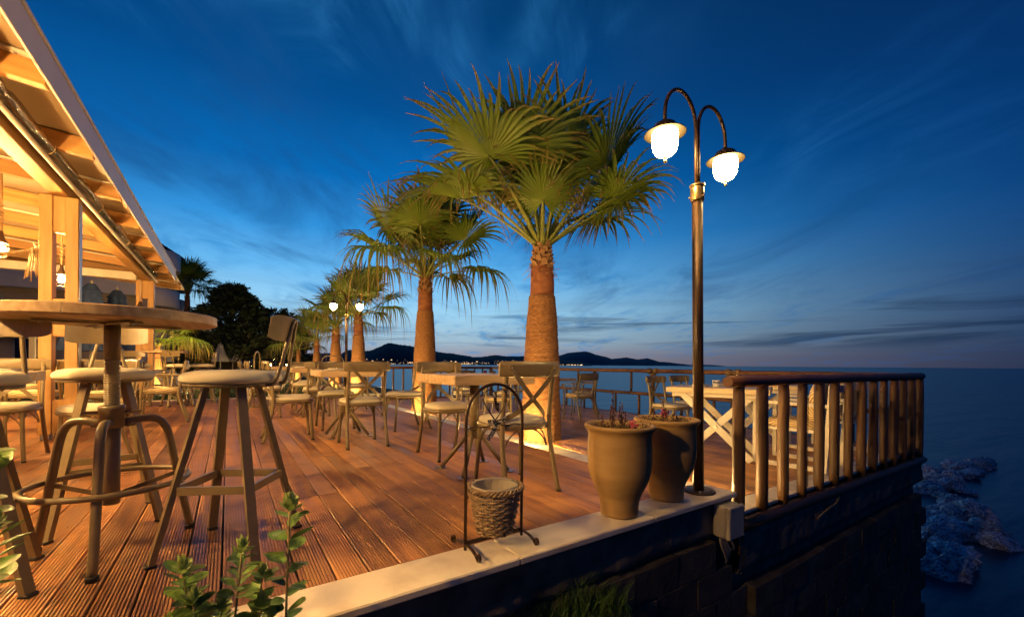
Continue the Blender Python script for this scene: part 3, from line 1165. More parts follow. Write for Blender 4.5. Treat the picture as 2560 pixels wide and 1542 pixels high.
# ---- rope lanterns hung in the pergola
def lantern(label):
    t = thing('rope_lantern', label, 'lantern', group='rope lanterns of the pergola')
    m = MB().tube([(0, 0, .95), (0, 0, .20)], .011, 8)
    for k in range(5):
        m.ball((0, 0, .30 + .045 * k), .026 - .002 * abs(k - 2), 9, 6, (1, 1, .8))
    m.build('rope', M['rope'], t)
    MB().lathe([(.052, .075), (.055, .080), (.034, .12), (.020, .165), (.018, .205)], 14).build('cap', M['iron'], t)
    MB().ball((0, 0, .015), .033, 12, 8, (1, 1, 1.35)).build('bulb', M['lantern_glass'], t)
    for k in range(6):
        a = 2 * PI * k / 6
        MB().tube([(.05 * math.cos(a), .05 * math.sin(a), .08), (.058 * math.cos(a), .058 * math.sin(a), .0), (.042 * math.cos(a), .042 * math.sin(a), -.07)], .0025, 5).build('cage_wire', M['iron'], t)
    for z, r_ in ((.0, .058), (-.07, .042)):
        MB().tube([(r_ * math.cos(a), r_ * math.sin(a), z) for a in [2 * PI * i / 16 for i in range(17)]], .003, 5, False).build('cage_ring', M['iron'], t)
    return t
ln = lantern('lit rope lantern glowing between the two timbers of the nearer pillar')
ln.location = (-1.84, 8.0, 1.92)
dup(ln, (-2.02, 6.8, 2.03), 0, 'lit rope lantern at the left edge, left of the nearer pillar')
for i, (x, y, z, tx) in enumerate(((-2.2, 4.3, 1.9, 'third'), (-1.85, 2.9, 1.8, 'fourth'), (-1.85, 1.85, 1.8, 'fifth'), (-1.85, 1.0, 1.8, 'added sixth'), (-3.6, 9.3, 2.1, 'inner'), (-4.2, 5.5, 2.15, 'innermost'))):  # out of view; the fourth and sixth are added to brighten deck and ledge
    dup(ln, (x, y, z), .3 * i, tx + ' rope lantern further inside the pergola beyond the left edge')
cb = thing('caged_bulb', 'unlit bulb in a wire cage hanging on the farther pillar', 'lamp', (-1.60, 12.22, 2.05))
MB().tube([(0, 0, .1), (0, 0, .60)], .006, 6).build('cord', M['white_wood'], cb)
MB().lathe([(.045, .02), (.048, .03), (.03, .09), (.018, .12)], 12).build('cap', M['iron'], cb)
MB().ball((0, 0, -.02), .03, 10, 6, (1, 1, 1.3)).build('bulb', M['glass'], cb)
for k in range(8):
    a = 2 * PI * k / 8
    MB().tube([(.045 * math.cos(a), .045 * math.sin(a), .02), (.085 * math.cos(a), .085 * math.sin(a), -.04), (.075 * math.cos(a), .075 * math.sin(a), -.16)], .003, 5).build('cage_wire', M['iron'], cb)
for z, r_ in ((-.04, .085), (-.16, .075)):
    MB().tube([(r_ * math.cos(a), r_ * math.sin(a), z) for a in [2 * PI * i / 16 for i in range(17)]], .003, 5, False).build('cage_ring', M['iron'], cb)
# rope swag with a tassel on the nearer pillar
rp = thing('rope_swag', 'hemp rope swag with frayed tassel tied to the nearer pillar', 'rope', (-1.70, 6.62, 1.95))
m = MB().tube(catmull([(-2.2, .3, .18), (-1.4, .2, .0), (-.6, .1, -.02), (-.05, 0, .08), (-.02, 0, .16)], 8), .016, 8)
m.build('rope', M['rope'], rp)
m = MB()
for k in range(16):
    a = rnd.uniform(0, 6.28)
    m.tube([(-.02 + .02 * math.cos(a), -.02 + .02 * math.sin(a), .1), (-.03 + .03 * math.cos(a), -.02 + .03 * math.sin(a), -.02), (-.04 + .055 * math.cos(a), -.02 + .05 * math.sin(a), -.20 + rnd.uniform(-.05, .05))], .005, 5)
m.build('tassel', M['rope'], rp)

# ================================================================== BUILDING
bd = thing('apartment_building', 'pale apartment block with rounded balconies behind the pergola', 'building', (-3.8, 31, 0))
MB().box((-9, 8, 4.0), (18, 16, 8.4)).build('wall', M['ochre_wall'], bd)
MB().box((-8.9, -.42, 5.0), (17.6, .84, 1.15)).build('parapet', M['plaster'], bd)
MB().box((-8.9, -.42, 2.45), (17.6, .84, .75)).build('parapet', M['plaster'], bd)
MB().box((.07, 8, 4.0), (.14, 15.8, 8.4)).build('side_wall', M['plaster'], bd)
def balcony(y, z, h, r_=1.25, w=1.6):
    m = MB()
    out, rows = [], []
    arc = [(0, -w)] + [(r_ * math.sin(R(a)) * .95, -w * math.cos(R(a))) for a in range(20, 161, 10)] + [(0, w)]
    rows = [[(p[0] * q, p[1] * q, zz) for p in arc] for q, zz in ((1, 0), (1, h), (.93, h), (.93, .12))]
    m.grid(rows, True)
    m.add([(p[0], p[1], .0) for p in arc], [tuple(range(len(arc)))])
    o = m.build('balcony', M['plaster'], bd)
    o.location = (.15, y, z)
    for dy, ww in ((-.5, .9),):
        wd = MB().box((.16, y + dy, z + 1.25), (.06, ww, 1.3)).build('window', M['win_frame'], bd)
        MB().box((.20, y + dy, z + 1.25), (.02, ww - .12, 1.16)).build('pane', M['win_dark'], wd)
for y in (2.2, 6.4, 10.8):
    balcony(y, 6.35, 1.05)
for y in (1.6, 5.8, 10.2):
    balcony(y, 4.05, 1.0)
    balcony(y, 1.9, .95)
rf = MB().add([(-6.5, 12.6, 14.2), (.75, 12.6, 9.35), (.75, 16.2, 9.35), (-6.5, 16.2, 14.2), (-6.5, 12.6, 14.0), (.75, 12.6, 9.05), (.75, 16.2, 9.05), (-6.5, 16.2, 14.0)],
              [(0, 1, 2, 3), (7, 6, 5, 4), (0, 4, 5, 1), (1, 5, 6, 2), (2, 6, 7, 3), (3, 7, 4, 0)]).build('roof', M['roof_tile'], bd)
for k in range(26):
    t = k / 25
    MB().box((-6.5 + 7.25 * t, 12.56, 14.1 - 4.9 * t), (.30, .12, .14)).build('tile', M['roof_tile'], bd)
MB().add([(-6.5, 13, 8.2), (.1, 13, 8.2), (.1, 13, 9.5), (-6.5, 13, 14.0), (-6.5, 16, 8.2), (.1, 16, 8.2), (.1, 16, 9.5), (-6.5, 16, 14.0)],
         [(0, 1, 2, 3), (1, 5, 6, 2), (4, 7, 6, 5), (0, 3, 7, 4)]).build('gable_wall', M['plaster'], bd)
def win(x, z, w, h, name='window'):
    f = MB().box((x, -.04, z), (w + .16, .10, h + .16)).build(name, M['win_frame'], bd)
    MB().box((x, -.10, z), (w, .03, h)).build('pane', M['win_dark'], f)
for x, z, w, h in ((-1.6, 6.3, 1.05, .8), (-5.4, 6.3, 1.05, .8), (-9.2, 6.3, 1.05, .8), (-13, 6.3, 1.05, .8), (-1.9, 3.55, 1.2, .9), (-6.0, 3.55, 1.2, .9), (-10, 3.55, 1.2, .9)):
    win(x, z, w, h)
win(-4.5, 1.0, .8, 1.9, 'door')
win(-9.5, 1.0, .8, 1.9, 'door')
for x in (-3.0, -6.8, -10.6):
    MB().box((x, -.6, 1.0), (.38, .38, 2.2)).build('column', M['ochre_wall'], bd)
# low service building further right
sb = thing('garden_hut', 'small pale hut among the dark trees beside the building', 'hut', (-1.6, 44, 0))
MB().box((0, 0, 1.6), (3.2, 2.5, 3.2)).build('wall', M['plaster'], sb)
MB().box((0, 0, 3.28), (3.7, 3.0, .16)).build('roof', M['roof_tile'], sb)
MB().box((-.9, -1.28, 1.0), (.9, .06, 2.0)).build('door', M['win_dark'], sb)

# ================================================================== PARASOLS (closed)
def parasol(name, label, mt, loc, h, hem, r_, group, folds=8, seed=0):
    t = thing(name, label, 'parasol', loc, seed, group)
    MB().lathe([(.024, 0), (.024, h - .05)], 10).build('pole', M['white_wood'], t)
    MB().lathe([(.28, 0), (.28, .05), (.05, .07), (.05, .2)], 16).build('base', M['steel'], t)
    ln_ = h - hem
    pr = [(.02, h), (r_ * .16, h - .015 * ln_), (r_ * .26, h - .06 * ln_), (r_ * .34, h - .11 * ln_), (r_ * .44, h - .135 * ln_), (r_ * .34, h - .14 * ln_), (r_ * .42, h - .3 * ln_), (r_ * .60, h - .55 * ln_), (r_ * .84, h - .82 * ln_), (r_, hem + .02), (r_ * .96, hem)]
    wob = lambda a, z: 1 + .20 * math.sin(folds * a + seed) * min(1, (h - z) / ln_ * 2) + .07 * math.sin(3 * a + z * 2 + seed)
    MB().lathe(pr[::-1], 48, (0, 0, 0), True, False, wob).build('canopy', mt, t)
    MB().lathe([(.03, h - .01), (.022, h + .05), (.004, h + .08)], 10).build('finial', M['white_wood'], t)
    return t
parasol('parasol', 'closed blue parasol, the left and nearer one behind the pillar', M['canvas_blue'], (-2.72, 14.0, -.1), 2.82, 1.20, .52, 'closed blue parasols', 8, .3)
parasol('parasol', 'closed blue parasol, the right one nearer the farther pillar', M['canvas_blue'], (-2.50, 15.5, -.1), 2.90, 1.22, .50, 'closed blue parasols', 8, 1.3)
for i, (u, v, d, tx) in enumerate(((391, 851, 22, 'leftmost'), (416, 856, 25, 'second from the left'), (433, 862, 28.5, 'third from the left'), (445, 866, 31, 'rightmost'))):
    l = (u - 1280) / 1057 * d
    x, y = d * math.sin(R(33.9)) + l * math.cos(R(33.9)), d * math.cos(R(33.9)) - l * math.sin(R(33.9))
    parasol('parasol', 'closed white parasol, %s of the four beside the farther pillar' % tx, M['canvas_white'], (round(x, 2), round(y, 2), -.1), .95 + d * (904 - v) / 1057, .95, .62, 'closed white parasols by the building', 6, i * .9)
for i, (x, y, tx) in enumerate(((-.36, 29.3, 'left'), (.25, 31.2, 'right'))):
    parasol('parasol', 'slim closed white parasol on the dark lawn, %s one of the pair' % tx, M['canvas_white'], (x, y, -.1), 2.05 + .0 * i, 1.0, .38, 'pair of white parasols on the lawn', 7, 2 + i)

# ================================================================== PALMS
def fan_leaf(el, bend, plen, br, droop, seed, nseg=38):
    r = random.Random(seed)
    K = 9
    p = Vector((.05, 0, 0))
    pts = [p.copy()]
    for k in range(K):
        a = R(el) - R(bend) * (k / K) ** 1.3
        p = p + Vector((math.cos(a), 0, math.sin(a))) * (plen / K)
        pts.append(p.copy())
    pet = MB().tube(pts, [.040 - .027 * (k / K) ** .7 for k in range(K + 1)], 7, True, .5)
    # small thorns on both margins
    for k in range(1, 26):
        t = k / 30 * K
        i = int(t)
        q = pts[i].lerp(pts[i + 1], t - i)
        w = .036 - .026 * (t / K) ** .7
        for s in (-1, 1):
            pet.add([q + Vector((-.006, s * w, 0)), q + Vector((.012, s * w, 0)), q + Vector((.010, s * (w + .014), .002))], [(0, 1, 2)])
    d = (pts[-1] - pts[-2]).normalized()
    s = Vector((0, 1, 0))
    tilt = R(r.uniform(-18, 14))
    n = d.cross(s) * -1
    if n.z < 0:
        n = -n
    d, n = d * math.cos(tilt) + n * math.sin(tilt), n * math.cos(tilt) - d * math.sin(tilt)
    hub = pts[-1]
    bl = MB()
    A = 152
    da = R(2 * A / nseg)
    roll = r.uniform(-.25, .25)
    for i in range(nseg):
        a = R(-A) + da * (i + .5)
        dr = d * math.cos(a) + s * math.sin(a) + n * (.10 + .20 * abs(math.sin(a)) + roll * math.sin(a))
        dr.normalize()
        sd = (s * math.cos(a) - d * math.sin(a)).normalized()
        L_ = br * (1 - .30 * (abs(a) / R(A)) ** 1.6) * r.uniform(.80, 1.12)
        dl = droop * r.uniform(.6, 1.5)
        lat = r.uniform(-.10, .10)
        rows, at = [], []
        for q in (.02, .22, .40, .56, .72, .86, 1.0):
            rr = L_ * q
            w = rr * math.sin(da / 2) * 1.04 if q <= .40 else L_ * .40 * math.sin(da / 2) * 1.04 * ((1 - q) / .60) ** .85 + .0012
            c = hub + dr * rr
            e = max(0, q - .34)
            c = c + sd * (lat * L_ * e * e * 2)
            g = dl * L_ * (e ** 2) * 1.5
            c.z -= g
            back = min(.9, dl * e * 1.0)
            c = c - Vector((dr.x, dr.y, 0)) * (g * .30)
            fold = n * (w * .55)
            rows.append([c - sd * w, c + fold, c + sd * w])
            at += [q] * 3
        b = len(bl.v)
        bl.grid(rows, False)
        bl.a += at
    return pet.mesh('petiole', M['petiole']), bl.mesh('blade', M['palm_leaf'])


LEAF = {}
for cls, (el, bend, plen, br, droop) in enumerate(((84, 6, .95, 1.02, .22), (70, 12, 1.02, 1.05, .28), (54, 16, 1.06, 1.05, .36), (38, 18, 1.06, 1.02, .52), (22, 26, 1.02, .98, 1.15), (2, 30, .95, .92, 1.5), (62, 8, .55, .66, .2))):
    for sd in range(2):
        LEAF[cls, sd] = fan_leaf(el, bend, plen, br, droop, cls * 10 + sd)


def palm(label, loc, h, n=24, scale=1.0, seed=1, fat=1.0, plan=None, plain=False, spread=1.0):
    t = thing('fan_palm', label, 'palm tree', loc, 0, 'fan palms' if not plain else 'dark background palms')
    r = random.Random(seed)
    k = h / 2.71
    def wob(a, z):
        return 1 + .030 * noise.noise(Vector((math.cos(a) * 2, math.sin(a) * 2, z * 4 + seed))) + .028 * noise.noise(Vector((math.cos(a) * 9, math.sin(a) * 9, z * 26))) + .014 * noise.noise(Vector((math.cos(a) * 22, math.sin(a) * 22, z * 60)))
    pr = [(.27, -.06), (.285, 0), (.275, .10), (.268, .3), (.262, .5), (.255, .7), (.248, .9), (.242, 1.08), (.230, 1.3), (.218, 1.5), (.205, 1.7), (.192, 1.85), (.184, 1.96), (.172, 1.975)]
    dense = []
    for (r0, z0), (r1, z1) in zip(pr, pr[1:]):
        q = max(1, int((z1 - z0) / (.016 if not plain else .08)))
        for i in range(q):
            tt = i / q
            dense.append(((r0 + (r1 - r0) * tt) * fat * (1 + .018 * r.uniform(-1, 1)), (z0 + (z1 - z0) * tt) * k))
    dense.append((pr[-1][0] * fat, pr[-1][1] * k))
    MB().lathe(dense, 44 if not plain else 16, (0, 0, 0), True, True, wob).build('trunk', M['palm_trunk'], t)
    sm = [(.170, 1.94), (.166, 2.05), (.163, 2.15), (.160, 2.25), (.150, 2.34), (.125, 2.40), (.112, 2.5), (.100, 2.66), (.07, 2.74)]
    MB().lathe([(a * fat, b * k) for a, b in sm], 24, (0, 0, 0), True, True, wob).build('upper_trunk', M['palm_smooth'], t)
    m = MB()
    for i in range(44):
        a = i * 2.39996
        z = (2.34 + .36 * (i / 43)) * k
        rr = (.150 - .055 * (i / 43)) * fat
        w, hh = .058 * (1 - .25 * i / 43), .085
        c, s_ = math.cos(a), math.sin(a)
        o = Vector((c, s_, 0))
        sd = Vector((-s_, c, 0))
        b = o * (rr - .02) + Vector((0, 0, z - .03))
        tip = o * (rr + .030 + r.uniform(-.006, .014)) + Vector((0, 0, z + hh * r.uniform(.6, 1.0)))
        m.add([b - sd * w, b + sd * w, tip + sd * w * .55 , tip - sd * w * .55, tip - o * .022 + sd * w * .5, tip - o * .022 - sd * w * .5, b - o * .03],
              [(0, 1, 2, 3), (3, 2, 4, 5), (0, 3, 5, 6), (1, 6, 4, 2)])
    o = m.build('leaf_bases', M['palm_boot'], t)
    o['kind'] = 'stuff'
    if not plain:
        # loose fibres at the foot of the neck
        m = MB()
        for i in range(60):
            a, z = r.uniform(0, 6.28), r.uniform(2.24, 2.42) * k
            rr = .162 * fat
            p0 = Vector((rr * math.cos(a), rr * math.sin(a), z))
            m.tube([p0, p0 + Vector((r.uniform(-.05, .05), r.uniform(-.05, .05), r.uniform(-.06, .02))), p0 + Vector((r.uniform(-.09, .09), r.uniform(-.09, .09), r.uniform(-.14, .0)))], .003, 4)
        m.build('fibre', M['palm_boot'], t)['kind'] = 'stuff'
    if plan is None:
        plan = []
        for i in range(n):
            q = i / (n - 1)
            plan.append((min(4, int(q ** 1.15 * 5)), i * 137.5 + seed * 40, r.uniform(.88, 1.08)))
    for (cls, az, sc) in plan:
        pm, bm = LEAF[cls, r.randint(0, 1)]
        lf = mesh_obj('leaf', bm, None, t)
        lf.location = (0, 0, (2.62 + .06 * (5 - cls) / 5) * k)
        lf.rotation_euler = (0, 0, R(az))
        lf.scale = (sc * scale * spread, sc * scale * spread, sc * scale)
        mesh_obj('petiole', pm, None, lf)
    return t
pl1 = [(0, 240, 1.0), (0, 70, 1.05), (1, 335, 1.0), (1, 205, 1.02), (1, 262, .98), (1, 20, 1.0), (1, 120, 1.04), (1, 150, .98), (2, 186, 1.04), (2, 298, 1.02), (2, 150, 1.10), (2, 326, 1.0), (2, 60, 1.0), (2, 105, 1.0),
       (3, 150, 1.0), (3, 170, .96), (3, 322, .9), (3, 350, .9), (3, 305, .9), (3, 40, .9), (6, 232, 1.0)]
palm('nearest and largest fan palm, its thick trunk lit from below beside the crossback chair', (3.62, 4.65, LOW), 2.71, scale=1.17, seed=3, plan=pl1)
palm('second fan palm in the row, left of the largest one', (3.62, 8.85, LOW), 3.0, 26, 1.14, 5, .98)
palm('third fan palm, right beside the far twin-arm lamp', (3.62, 14.6, -.12), 2.62, 20, 1.0, 9, .95)
palm('slim fan palm just left of the far twin-arm lamp post', (3.62, 18.2, -.12), 2.45, 15, 1.0, 12, .95)
palm('fourth smaller fan palm, leftmost trunk of the row by the sea', (3.62, 22.6, -.12), 2.1, 13, 1.0, 15, .8)
palm('small drooping fan palm lit from below left of the palm row', (3.3, 26.5, -.12), 1.75, 14, .9, 21, .6)
palm('fan palm with a broad green crown behind the farther pillar', (-2.05, 18.8, -.12), 1.55, 22, .95, 33, .8, plan=[(3, 20, 1), (3, 330, 1), (3, 270, 1), (3, 200, 1), (4, 350, 1), (4, 300, 1), (4, 250, 1), (4, 40, 1), (2, 310, .9), (2, 30, .9), (2, 150, .9), (3, 100, 1)], plain=True)
palm('tall dark palm against the sky at the corner of the building', (-2.3, 36.0, -.12), 5.9, 24, 1.25, 41, 1.0, plain=True)
palm('dark palm top rising behind the big dark tree', (4.4 - 4.2, 40.0, -.12), 5.6, 20, 1.0, 47, .9, plain=True)

def uplight(label, loc, aim, energy):
    t = thing('ground_uplight', label, 'spotlight', loc, 0, 'uplights at the palm feet')
    MB().lathe([(.05, 0), (.05, .035), (.043, .037), (.043, .026)], 18).build('housing', M['iron'], t)
    MB().lathe([(.040, .028), (.040, .032), (.002, .034)], 16).build('lens', M['uplight'], t)
    ld = bpy.data.lights.new('uplight_beam', 'POINT')
    ld.energy = energy
    ld.color = (1, .60, .20)
    ld.shadow_soft_size = .03
    lo = bpy.data.objects.new('uplight_beam', ld)
    COL.objects.link(lo)
    lo.parent = t
    v = Vector(aim) - Vector(loc)
    lo.location = (0, 0, .055)
    lo.rotation_euler = v.to_track_quat('-Z', 'Y').to_euler()
    return t
UP = 220
uplight('small ground spotlight at the foot of the largest palm', (3.0, 4.33, LOW), (3.42, 4.55, 1.2), UP * .55)
uplight('small ground spotlight on the lower deck behind the clay pots', (3.0, 2.05, LOW), (4.6, 2.3, .25), UP * .22)
uplight('small ground spotlight at the foot of the second palm', (2.95, 8.4, LOW), (3.45, 8.75, 1.9), UP * .6)
uplight('small ground spotlight before the third palm', (3.1, 14.1, -.12), (3.5, 14.5, 2.0), UP * 1.2)
uplight('small ground spotlight before the slim palm', (3.1, 17.7, -.12), (3.5, 18.1, 2.0), UP * 1.1)
uplight('small ground spotlight before the leftmost palm of the row', (3.1, 22.1, -.12), (3.6, 22.6, 1.0), UP * .5)
uplight('small ground spotlight before the palm behind the farther pillar', (-1.5, 17.9, -.12), (-2.6, 22.0, 3.2), UP * 2.5)
uplight('small ground spotlight before the small drooping palm', (2.9, 26.0, -.12), (3.3, 26.5, 1.0), UP * .8)

# ================================================================== DARK TREES
def conifer(label, loc, h, w, n, seed, leaf=.20, per=46, rounded=False):
    t = thing('dark_tree', label, 'tree', loc, 0, 'dark garden trees')
    r = random.Random(seed)
    MB().tube([(0, 0, 0), (.05, .03, h * .35), (-.04, .02, h * .7), (0, 0, h * .96)], [.16, .13, .07, .015], 8).build('trunk', M['bark'], t)
    limbs, leaf_m = MB(), MB()
    for i in range(n):
        q = r.random() ** .85
        z = h * (.10 + .88 * q)
        if rounded:
            ln_ = w * math.sqrt(max(.04, 1 - ((q - .45) / .6) ** 2)) * r.uniform(.6, 1.05)
        else:
            ln_ = w * (1 - q) ** .75 * r.uniform(.65, 1.1) + .25
        a = r.uniform(0, 6.283)
        up = r.uniform(.05, .5)
        o = Vector((math.cos(a), math.sin(a), up)).normalized()
        p0 = Vector((0, 0, z - ln_ * up * .5))
        p1 = p0 + o * ln_ * .55
        p2 = p0 + o * ln_ + Vector((0, 0, r.uniform(-.15, .12) * ln_))
        limbs.tube([p0, p1, p2], [.03, .02, .006], 4)
        for k in range(per):
            s = .25 + .75 * math.sqrt(r.random())
            c = p0.lerp(p1, s * 2) if s < .5 else p1.lerp(p2, s * 2 - 1)
            sp = .30 * (1.25 - s)
            c = c + Vector((r.gauss(0, sp), r.gauss(0, sp), r.gauss(0, sp * .5)))
            dirn = (o + Vector((r.uniform(-.7, .7), r.uniform(-.7, .7), r.uniform(-.3, .6)))).normalized()
            sd = dirn.orthogonal().normalized()
            sd = sd * math.cos(k) + dirn.cross(sd) * math.sin(k)
            L_ = leaf * r.uniform(.6, 1.3)
            leaf_m.add([c - sd * L_ * .16, c + dirn * L_ * .4 + sd * L_ * .22, c + dirn * L_, c + dirn * L_ * .4 - sd * L_ * .22], [(0, 1, 2, 3)])
    limbs.build('limbs', M['bark'], t)
    leaf_m.build('crown', M['dark_leaf'], t)['kind'] = 'stuff'
    return t
conifer('big dark spreading conifer left of the palm row', (.25, 31.5, -.12), 5.7, 4.0, 330, 3, .26, 50)
conifer('round dark tree behind the near bar stool backrest', (2.6, 33.0, -.12), 4.5, 2.4, 230, 8, .24, 45, True)
conifer('low dark bushy tree at the foot of the big conifer', (-2.1, 33.5, -.12), 3.0, 1.9, 160, 12, .24, 40, True)
conifer('low dark shrub mass left of the small lit palm', (3.6, 36.0, -.12), 3.0, 2.2, 160, 15, .24, 40, True)
conifer('dark shrub between the hut and the slim white parasols', (.9, 37.0, -.12), 2.6, 2.6, 170, 18, .24, 40, True)
conifer('wide dark hedge-like tree in front of the hut', (-3.6, 38.5, -.12), 2.4, 2.6, 170, 19, .24, 40, True)

# grass on the lawn near the deck, tufts in front of the wall
def blades(n, fx, h, w, seed, lean=.5):
    r = random.Random(seed)
    m = MB()
    for i in range(n):
        x, y, z = fx(r)
        hh = h * r.uniform(.5, 1.3)
        a = r.uniform(0, 6.283)
        l = r.uniform(.1, 1) * lean * hh
        c, s_ = math.cos(a), math.sin(a)
        b = r.uniform(0, 6.283)
        sx, sy = math.cos(b) * w / 2, math.sin(b) * w / 2
        m.add([(x - sx, y - sy, z), (x + sx, y + sy, z), (x + c * l * .3 + sx * .8, y + s_ * l * .3 + sy * .8, z + hh * .6), (x + c * l * .3 - sx * .8, y + s_ * l * .3 - sy * .8, z + hh * .6), (x + c * l, y + s_ * l, z + hh)],
              [(0, 1, 2, 3), (3, 2, 4)])
    return m
g = blades(9000, lambda r: (r.uniform(-3.0, 3.3), 12.0 + 7 * r.random() ** 1.5, -.11), .07, .008, 2).build('lawn_grass', M['grass'])
tag(g, 'short lawn grass behind the far edge of the deck', 'grass', kind='stuff')
def tuft_pos(r):
    x = r.gauss(1.32, .17)
    y = 1.545 - abs(r.gauss(0, .11)) - .02
    return (x, y, ground_z(x, y) - .01)
g = blades(420, tuft_pos, .17, .0055, 6, .8).build('grass_tuft', M['grass'])
tag(g, 'dark tuft of long grass at the foot of the wall', 'grass', kind='stuff')
def low_plant(label, loc, h, seed):
    t = thing('border_plant', label, 'plant', loc, 0, 'pale leafy border plants')
    r = random.Random(seed)
    st, lf = MB(), MB()
    for i in range(7):
        a = r.uniform(0, 6.28)
        tip = Vector((.14 * math.cos(a) * r.random(), .14 * math.sin(a) * r.random(), h * r.uniform(.6, 1)))
        st.tube([(0, 0, 0), tip * .5 + Vector((0, 0, .02)), tip], [.006, .004, .002], 5)
        for k in range(16):
            q = .2 + .8 * k / 15
            c = tip * q
            b = k * 2.4
            d = Vector((math.cos(b), math.sin(b), r.uniform(.1, .7))).normalized()
            sd = d.cross(Vector((0, 0, 1))).normalized()
            L_ = .075 * r.uniform(.7, 1.2)
            lf.add([c, c + d * L_ * .5 + sd * L_ * .22, c + d * L_, c + d * L_ * .5 - sd * L_ * .22], [(0, 1, 2, 3)])
    st.build('stems', M['stem'], t)
    lf.build('leaves', M['shrub_tip'], t)['kind'] = 'stuff'
for i, (x, y, h, tx) in enumerate(((-.55, 12.25, .42, 'beside the far bar stools'), (-.15, 12.2, .50, 'right of the far bar stools'), (-1.0, 12.3, .4, 'behind the far bar table'), (.30, 12.3, .28, 'left of the glass vase stands'))):
    low_plant('pale leafy border plant ' + tx, (x, y, -.12), h, i)

# spiky agave by the palms
sp = thing('spiky_plant', 'bright green spiky plant at the feet of the far palms', 'plant', (3.2, 20.6, -.12))
r = random.Random(3)
m = MB()
for i in range(46):
    a, e = r.uniform(0, 6.28), r.uniform(.3, 1.4)
    d = Vector((math.cos(a) * math.cos(e), math.sin(a) * math.cos(e), math.sin(e)))
    sd = d.cross(Vector((0, 0, 1))).normalized() * .022
    m.add([-sd, sd, d * .45 + sd * .8, d * .45 - sd * .8, d * r.uniform(.75, .95)], [(0, 1, 2, 3), (3, 2, 4)])
m.build('leaves', M['grass'], sp)['kind'] = 'stuff'

# ================================================================== CHAIRS
def cushion(w, d, z0, h, rnd_=.45, n=28, m_=6, front=1.0):
    """rounded-square pad"""
    mb_ = MB()
    def sup(a, q):
        c, s_ = math.cos(a), math.sin(a)
        e = 2.0 / 3.4
        x = math.copysign(abs(c) ** e, c) * w / 2 * q
        y = math.copysign(abs(s_) ** e, s_) * d / 2 * q
        x *= 1 + .06 * (y / d) * front
        return x, y
    prof = [(.90, 0), (.985, .10), (1.0, .32), (.985, .58), (.93, .80), (.80, .94), (.55, 1.0), (.28, 1.02), (.02, 1.03)]
    rows = []
    for q, zz in prof:
        rows.append([(*sup(2 * PI * i / n, q), z0 + h * zz) for i in range(n)])
    mb_.grid(rows, True, True)
    mb_.add([(*sup(2 * PI * i / n, .9), z0) for i in range(n)], [tuple(range(n - 1, -1, -1))])
    return mb_
def ring(w, d, z, r_):
    e = 2.0 / 3.4
    pts = []
    for i in range(33):
        a = 2 * PI * i / 32
        c, s_ = math.cos(a), math.sin(a)
        y = math.copysign(abs(s_) ** e, s_) * d / 2
        x = math.copysign(abs(c) ** e, c) * w / 2 * (1 + .06 * (y / d))
        pts.append((x, y, z))
    return MB().tube(pts, r_, 8, False, 1.5)
def braces(m, hw, yf, yr, zt):
    """thin arched braces under the seat, one arch a side"""
    segs = [((-hw, yf), (hw, yf)), ((-hw, yr), (hw, yr)), ((-hw, yr), (-hw, yf)), ((hw, yr), (hw, yf))]
    for (a, b) in segs:
        for s_ in (0, 1):
            p, q = (a, b) if s_ == 0 else (b, a)
            pts = []
            for k in range(8):
                t = k / 7
                f = .02 + .50 * t ** 1.5
                pts.append((p[0] + (q[0] - p[0]) * f, p[1] + (q[1] - p[1]) * f, zt - .13 + .13 * math.sin(t * PI / 2)))
            m.tube(pts, .0052, 6)
    return m
